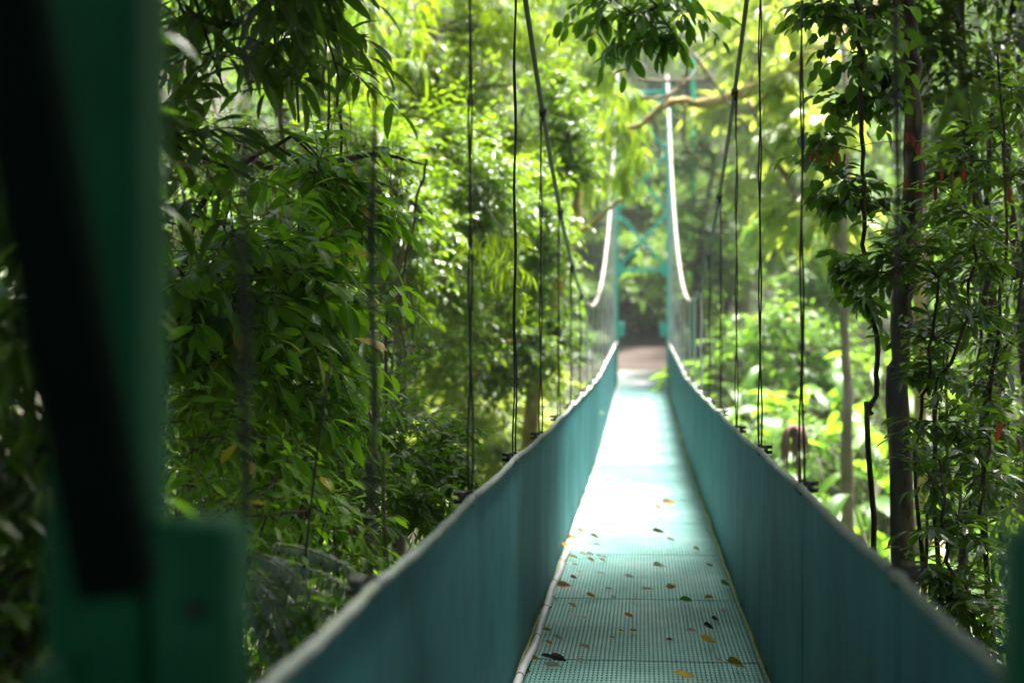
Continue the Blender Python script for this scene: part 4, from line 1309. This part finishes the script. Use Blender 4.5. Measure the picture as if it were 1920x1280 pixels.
protos = [rosette('broad_leaf_plant', '', 'plant', 30, .36, 'leaf_lush', 100 + q) for q in range(3)]
used = [False] * 3
words = [('bright yellow-green', 'tall'), ('fresh green', 'wide'), ('sunlit lime', 'low'), ('glowing green', 'ragged')]
spots = []
rs = np.random.default_rng(55)
for k in range(64):
    for _ in range(40):
        Yd = rs.uniform(13.5, 31)
        u = rs.uniform(1290, 1690)
        x = P(u, 640, Yd)[0]
        if x > 1.15 and all((x - a) ** 2 + (Yd - b) ** 2 > .36 for a, b in spots):
            spots.append((x, Yd)); break
for k in range(14):
    for _ in range(40):
        Yd = rs.uniform(17, 31); x = rs.uniform(-4.5, -1.3)
        if all((x - a) ** 2 + (Yd - b) ** 2 > .5 for a, b in spots):
            spots.append((x, Yd)); break
for k, (x, y) in enumerate(spots):
    q = k % 3
    lab = 'lush broad-leaved plant growing thick on the slope ' + ('beyond the shaded net' if x > 0 else 'under the dark-hearted tree')
    loc = on_ground(x, y)
    top = 1.6 + (640 - rs.uniform(560, 800)) / F_PX * y
    sc = float(np.clip((top - loc[2]) / 1.5, .7, 1.9)) if x > 0 else rs.uniform(.7, 1.1)
    if not used[q]:
        used[q] = True
        r = protos[q]; r.location = loc; r.scale = (sc,) * 3; r['label'] = lab; r['group'] = 'lush plants on the slope'
    else:
        copy_thing(protos[q], loc, rs.uniform(0, 6.28), sc, lab, 'lush plants on the slope')
for r_o in [o for o in scene.objects if o.name.startswith('broad_leaf_plant')]:
    r_o['group'] = 'lush plants beyond the shaded net' if r_o.location.x > 0 else 'lush plants under the dark-hearted tree'

# brown dead fronds at the slope
b0 = on_ground(2.0, 16.5)
df = thing('dead_palm_frond', 'drooping bundle of dry pinkish-brown fronds among the bright plants near the rail', 'dead frond', b0)
top = P(1490, 800, 16.5)
put(df, 'stalk', Geo().tube(spline([b0, (b0 + top) / 2 + [.05, 0, 0], top], 10), .03, 6), M['dead_frond'])
dr = np.random.default_rng(8)
for k in range(16):
    a = dr.uniform(0, 6.28)
    e = top + np.array([math.cos(a) * .16, math.sin(a) * .16, -dr.uniform(.3, .65)])
    put(df, 'blade', Geo().tube(bez(top, top + np.array([math.cos(a) * .16, math.sin(a) * .16, .05]), e, 7), np.array([.01, .022, .026, .024, .02, .014, .004]), 4), M['dead_frond'])

# ================================================================== far forest
def far_tree(seed, h, cr, mat, leaf_size, label, kind='broad', n_blob=12, tw=34):
    rng = np.random.default_rng(seed)
    base = np.zeros(3)
    stems = [([base, (rng.uniform(-.3, .3), rng.uniform(-.3, .3), h * .5), (rng.uniform(-.4, .4), 0, h)], .16, .06)]
    blobs = []
    for k in range(n_blob):
        a = rng.uniform(0, 6.28)
        rr_ = cr * math.sqrt(rng.uniform(.05, 1))
        z = h * rng.uniform(.35, 1.12)
        w = 1 - .45 * abs(z / h - .75)
        blobs.append((np.array([math.cos(a) * rr_ * w, math.sin(a) * rr_ * w, z]), cr * rng.uniform(.34, .5)))
    return plant('forest_tree', label, 'tree', base, stems, blobs, kind, mat, leaf_size, twigs=tw, per=9, seed=seed, droop=.35, limb_r=.05, twig_r=.01, stations=1)


FT = [far_tree(200, 6.5, 2.3, 'leaf_far', .30, 'x'), far_tree(201, 8.5, 2.6, 'leaf_forest', .30, 'x', 'oval'), far_tree(202, 5.0, 2.0, 'leaf_far', .34, 'x', 'big'),
      far_tree(203, 9.5, 2.8, 'leaf_far', .28, 'x', 'oval', 15), far_tree(204, 3.4, 1.7, 'leaf_lush', .26, 'x', 'broad', 10)]
f_used = [False] * len(FT)
rf = np.random.default_rng(66)
adj = ['dense', 'loose', 'tall', 'spreading', 'bushy']
fspots = [  # (x, y, proto, scale)
    (-3.6, 24, 0, .9), (-5.2, 20, 3, .8), (-4.6, 28, 1, .9), (-3.0, 30.5, 0, .8), (-6.5, 25, 1, 1), (-5.0, 14.5, 3, .8), (-4.0, 11.5, 0, .75), (-6.2, 17, 1, .9), 
    (3.6, 32, 4, 1.0), (4.4, 36, 2, .9), (6.4, 33, 3, .9), (7.5, 27, 1, .9), (6.2, 22, 0, .9), (6.6, 12, 1, .9), 
    (2.3, 24, 4, .8), (3.0, 28, 4, .9), (2.1, 31, 4, .7), (1.55, 37.3, 0, .85), (-2.6, 38, 2, .8), (2.4, 42, 0, .7), (-2.2, 44, 1, .7), (0.6, 48, 0, .8), (-4, 48, 0, .9), (3.6, 50, 3, .9), (-1.6, 53, 1, .9), (1.6, 56, 1, .9), (6, 44, 0, 1), (8.5, 40, 1, 1), (9, 48, 3, 1), (-6, 40, 3, 1), (-8, 34, 1, 1),
    (5, 58, 1, 1), (-5, 58, 3, 1), (0, 62, 3, 1), (9, 58, 0, 1.1), (12, 52, 1, 1.1), (-10, 50, 1, 1.1), (-2.5, 66, 1, 1.1), (3, 68, 0, 1.1), (8, 68, 3, 1.1), (-8, 66, 0, 1.1), (14, 62, 3, 1.1), (-13, 60, 3, 1.1),
    (0, 74, 1, 1.2), (6, 78, 1, 1.2), (-6, 76, 3, 1.2), (12, 76, 1, 1.2), (-12, 72, 1, 1.2), (18, 70, 0, 1.2), (3, 86, 3, 1.3), (-4, 86, 1, 1.3), (10, 88, 1, 1.3), (11, 34, 3, 1), (10, 26, 1, 1), (9, 19, 3, 1), (8.6, 15, 1, .9), (6.4, 17, 0, .9),
    (-6, -5, 1, 1.1), (-2, -8, 3, 1.1), (3, -8, 1, 1.2), (7, -5, 3, 1), (-8, 0, 1, 1.1), (8.5, 1, 1, 1.1), (-7.5, 5, 3, 1), (7.5, 6, 1, 1), (-4.5, -9, 0, 1.2), (0.5, -11, 1, 1.2), (6, -10, 0, 1.2),
]
for k, (x, y, q, s) in enumerate(fspots):
    loc = on_ground(x, y, -.15)
    if y < 34 and x > 0:
        where = 'on the bright slope beyond the shaded net'
    elif y < 34:
        where = 'behind the dark-hearted tree'
    else:
        where = 'on the dim hillside past the far tower'
    lab = f'{["broad-leaved", "dark small-leaved", "large-leaved", "high-crowned", "low lime-green"][q]} forest tree {where}'
    grp = f'{["broad-leaved", "small-leaved", "large-leaved", "high", "low"][q]} forest trees {where}'
    if not f_used[q]:
        f_used[q] = True
        r = FT[q]; r.location = loc; r.rotation_euler = (0, 0, rf.uniform(0, 6.28)); r.scale = (s,) * 3; r['label'] = lab; r['group'] = grp
    else:
        copy_thing(FT[q], loc, rf.uniform(0, 6.28), s * rf.uniform(.9, 1.1), lab, grp)
bush = far_tree(205, 1.7, 1.1, 'leaf_far', .22, 'x', 'broad', 9, 26)
bush.name = 'dim_bush'
bush['category'] = 'bush'
bspots = [(-.3, 42.6, 1.0), (1.0, 42.8, .8), (-1.4, 42.2, .9), (2.0, 42.4, 1.0), (.3, 43.8, 1.3), (-1.2, 44.6, 1.2), (1.6, 44.4, 1.2), (-2.4, 41.6, .9), (.4, 46.5, 1.6), (-1.2, 47.5, 1.6), (2.2, 47, 1.6), (1.9, 39.6, .6), (-1.9, 39.4, .6)]
blab = ['dim bush closing off the end of the dirt path', 'low dim bush at the path end on the mast side', 'dim bush at the path end on the pipe side', 'dim bush behind the thin mast', 'tall dim bush just behind the path end', 'dim bush beside the framed palm', 'dim bush beside the taller palm',
        'dim bush behind the hanger wires at the far tower', 'large dim bush filling the middle of the tower opening', 'large dim bush behind the framed palm', 'large dim bush up the slope behind the mast', 'small bush at the path edge on the mast side', 'small bush at the path edge on the pipe side']
for k, (x, y, s) in enumerate(bspots):
    loc = on_ground(x, y, -.1)
    if k == 0:
        bush.location = loc; bush.scale = (s,) * 3; bush['label'] = blab[0]; bush['group'] = 'dim bushes around the dirt path'
    else:
        copy_thing(bush, loc, k * 1.7, s, blab[k], 'dim bushes around the dirt path')
# pale trunk on the hillside
b0 = on_ground(2.9, 43)
plant('hillside_tree', 'reddish pale trunk standing bare among the hillside leaves to the side of the tower', 'tree', b0, [([b0, P(1398, 520, 43), P(1394, 430, 43), P(1400, 200, 43), P(1405, 60, 43)], .2, .13)],
      [(P(1400, 60, 43), 1.5), (P(1360, 20, 43), 1.4), (P(1450, 40, 43), 1.4)], 'broad', 'leaf_far', .3, twigs=40, per=9, seed=300, stem_mat='bark_pale', limb_r=.05, twig_r=.01, stations=1)


# palms seen through the tower
def palm(name, label, base, nfr, L, seed, mat):
    rng = np.random.default_rng(seed)
    root = thing(name, label, 'palm', base)
    h = .5
    put(root, 'trunk', Geo().tube([base, base + [0, 0, h]], [.08, .06], 8), M['bark'])
    top = base + np.array([0, 0, h])
    for k in range(nfr):
        a = k * 2.4
        el = rng.uniform(.5, 1.2)
        dirh = np.array([math.cos(a), math.sin(a), 0])
        m_ = top + dirh * L * .45 * math.cos(el) + np.array([0, 0, L * .8 * math.sin(el)])
        e = top + dirh * L * .95 + np.array([0, 0, L * (.5 * math.sin(el) - .2)])
        n = 18
        rach = bez(top, m_, e, n)
        fr = put(root, 'frond', Geo().tube(rach, np.linspace(.012, .004, n), 4), M['twig_green'])
        tan = nrm(np.gradient(rach, axis=0))
        sd = nrm(np.cross(tan, np.array([0, 0, 1.])))
        pos = np.concatenate([rach[3:], rach[3:]])
        d = nrm(np.concatenate([sd[3:] + .5 * tan[3:], -sd[3:] + .5 * tan[3:]]) - np.array([0, 0, .3]))
        nn = nrm(np.array([0, 0, 1.]) + .2 * rng.normal(size=d.shape)); nn = nrm(nn - d * np.sum(nn * d, -1, keepdims=True))
        s = L * .38 * np.sin(np.pi * np.linspace(.12, .95, n - 3)) ** .6
        me = leaves_mesh('leaflets', leaf_template(stations=1, width=.14), pos - base, d, nn, np.concatenate([s, s]), M[mat])
        o = link('leaflets', me, fr); o['kind'] = 'stuff'
    return root


for k, (x, y, L, lab) in enumerate([(-.9, 44.5, 1.5, 'dim palm framed by the lower part of the far tower'), (.7, 45.5, 1.7, 'taller dim palm behind the path, seen under the tower crossbar'), (1.7, 40.5, 1.0, 'low palm beside the dirt path next to the tower leg'), (-1.9, 40.5, 1.1, 'low palm half hidden by the hanger wires at the path')]):
    palm('understory_palm', lab, on_ground(x, y), 12, L, 400 + k, 'leaf_forest')

# ground cover: nobody could count it
def cover(name, label, n, xr, yr, size, mat, seed, up=(0.05, .35)):
    rng = np.random.default_rng(seed)
    x, y = rng.uniform(*xr, n), rng.uniform(*yr, n)
    ok = ~((np.abs(x) < 1.1) & (y > 33.5) & (y < 46))
    x, y = x[ok], y[ok]
    n = len(x)
    z = hground(x, y) + rng.uniform(*up, n)
    pos = np.stack([x, y, z], -1)
    a = rng.uniform(0, 6.28, n)
    d = nrm(np.stack([np.cos(a), np.sin(a), rng.normal(.1, .35, n)], -1))
    nn = nrm(np.array([0, 0, 1.]) + .35 * rng.normal(size=d.shape)); nn = nrm(nn - d * np.sum(nn * d, -1, keepdims=True))
    me = leaves_mesh(name, leaf_template(stations=1, width=.5), pos, d, nn, size * rng.uniform(.6, 1.3, n), M[mat])
    o = link(name, me)
    o['kind'] = 'stuff'
    o['label'] = label


cover('ground_cover', 'low leafy ground cover on the floor of the ravine', 26000, (-9, 9), (2, 36), .2, 'leaf_lush', 71)
cover('hillside_undergrowth', 'dim leafy undergrowth covering the far hillside', 30000, (-18, 20), (35, 80), .35, 'leaf_forest', 72, (.05, .9))

# labels that tell the many plants apart: by the hanger wires they stand between, and by how far up the slope
ORD = ['first', 'second', 'third', 'fourth', 'fifth', 'sixth', 'seventh', 'eighth', 'ninth', 'tenth', 'eleventh', 'twelfth', 'thirteenth', 'fourteenth', 'fifteenth', 'sixteenth', 'seventeenth', 'eighteenth', 'nineteenth', 'twentieth']
wire_u = {s: [float(project(np.array([s * HW, y_, 1.5]))[0]) for y_ in HY[s]] for s in (-1, 1)}


def relabel(objs, where_of, fmt):
    cells = {}
    for o_ in objs:
        cells.setdefault(where_of(o_), []).append(o_)
    for w_, os_ in cells.items():
        os_.sort(key=lambda q_: q_.location.y)
        for k_, o_ in enumerate(os_):
            rank = 'only' if len(os_) == 1 else ('nearest' if k_ == 0 else ('farthest' if k_ == len(os_) - 1 else ORD[min(k_, 19)] + ' nearest'))
            o_['label'] = fmt(o_, rank, w_)


def lush_where(o_):
    u_ = float(project(np.array(o_.location) + [0, 0, 1.0])[0])
    s_ = 1 if o_.location.x > 0 else -1
    w_ = wire_u[s_]
    k_ = sum(1 for q_ in w_ if (q_ > u_ if s_ > 0 else q_ < u_))
    k_ = min(max(k_, 1), 9)
    return (f'between wires {["", "one and two", "two and three", "three and four", "four and five", "five and six", "six and seven", "seven and eight", "eight and nine", "nine and ten"][k_]}'
            + (' on the shaded side' if s_ > 0 else ' on the pipe side') + (', low slope' if o_.location.y < 18 else ', mid slope' if o_.location.y < 25 else ', high slope'))


relabel([o_ for o_ in scene.objects if o_.name.startswith('broad_leaf_plant')], lush_where, lambda o_, r_, w_: f'{r_} lush plant {w_}')
KIND = {}
for k_, q_ in enumerate(FT):
    KIND[q_.children[0].data.name] = ['mid green broad-leaved', 'dark small-leaved', 'large-leaved', 'high-crowned', 'low lime-green'][k_]


def tree_where(o_):
    x_, y_ = o_.location.x, o_.location.y
    if y_ < 9:
        return 'around the camera end of the bridge'
    u_ = float(project(np.array(o_.location) + [0, 0, 3.0])[0])
    if y_ < 34:
        for lim, w_ in ((330, 'glimpsed behind the blurred post'), (620, 'glimpsed behind the drooping leaves'), (860, 'glimpsed beyond the bright broad-leaved shrub'), (1200, 'glimpsed past the dark-hearted tree'), (1480, 'on the slope beside the pale wires'), (1680, 'on the slope behind the kinked sapling'), (9e9, 'beyond the straight dark trunk')):
            if u_ < lim:
                return w_
    for lim, w_ in ((700, 'high on the hillside beyond the broad-leaved shrub'), (1000, 'high on the hillside above the dark-hearted tree'), (1140, 'on the hillside beside the pipe-side pale cable'), (1270, 'on the hillside framed by the far tower'), (1420, 'on the hillside beside the thin teal mast'), (1600, 'on the hillside behind the pale tree'), (9e9, 'on the hillside beyond the straight trunk')):
        if u_ < lim:
            return w_


relabel([o_ for o_ in scene.objects if o_.name.startswith('forest_tree')], lambda o_: (KIND[o_.children[0].data.name], tree_where(o_)), lambda o_, r_, w_: f'{r_} {w_[0]} tree {w_[1]}')

same = {}
for o_ in scene.objects:
    if o_.name.startswith('fallen_leaf'):
        same.setdefault(o_['label'], []).append(o_)
for l_, os_ in same.items():
    if len(os_) > 1:
        os_.sort(key=lambda q_: q_.location.y)
        for k_, o_ in enumerate(os_):
            o_['label'] = ('nearest' if k_ == 0 else 'farthest' if k_ == len(os_) - 1 else ORD[k_] + ' nearest') + ' ' + l_

# ================================================================== the damp air
hz = Geo().box((0, 20, 35), (290, 240, 90))
hm = bpy.data.materials.new('pale_haze')
hm.use_nodes = True
hm.node_tree.nodes.clear()
ho = hm.node_tree.nodes.new("ShaderNodeOutputMaterial")
hv = hm.node_tree.nodes.new("ShaderNodeVolumePrincipled")
hv.inputs["Color"].default_value = (.93, .97, .95, 1)
hv.inputs["Density"].default_value = .0009
hm.node_tree.links.new(hv.outputs[0], ho.inputs["Volume"])
o = put(None, 'haze', hz, hm, smooth_=False)
o['kind'] = 'stuff'
o['label'] = 'thin pale damp air veiling the far end of the bridge'
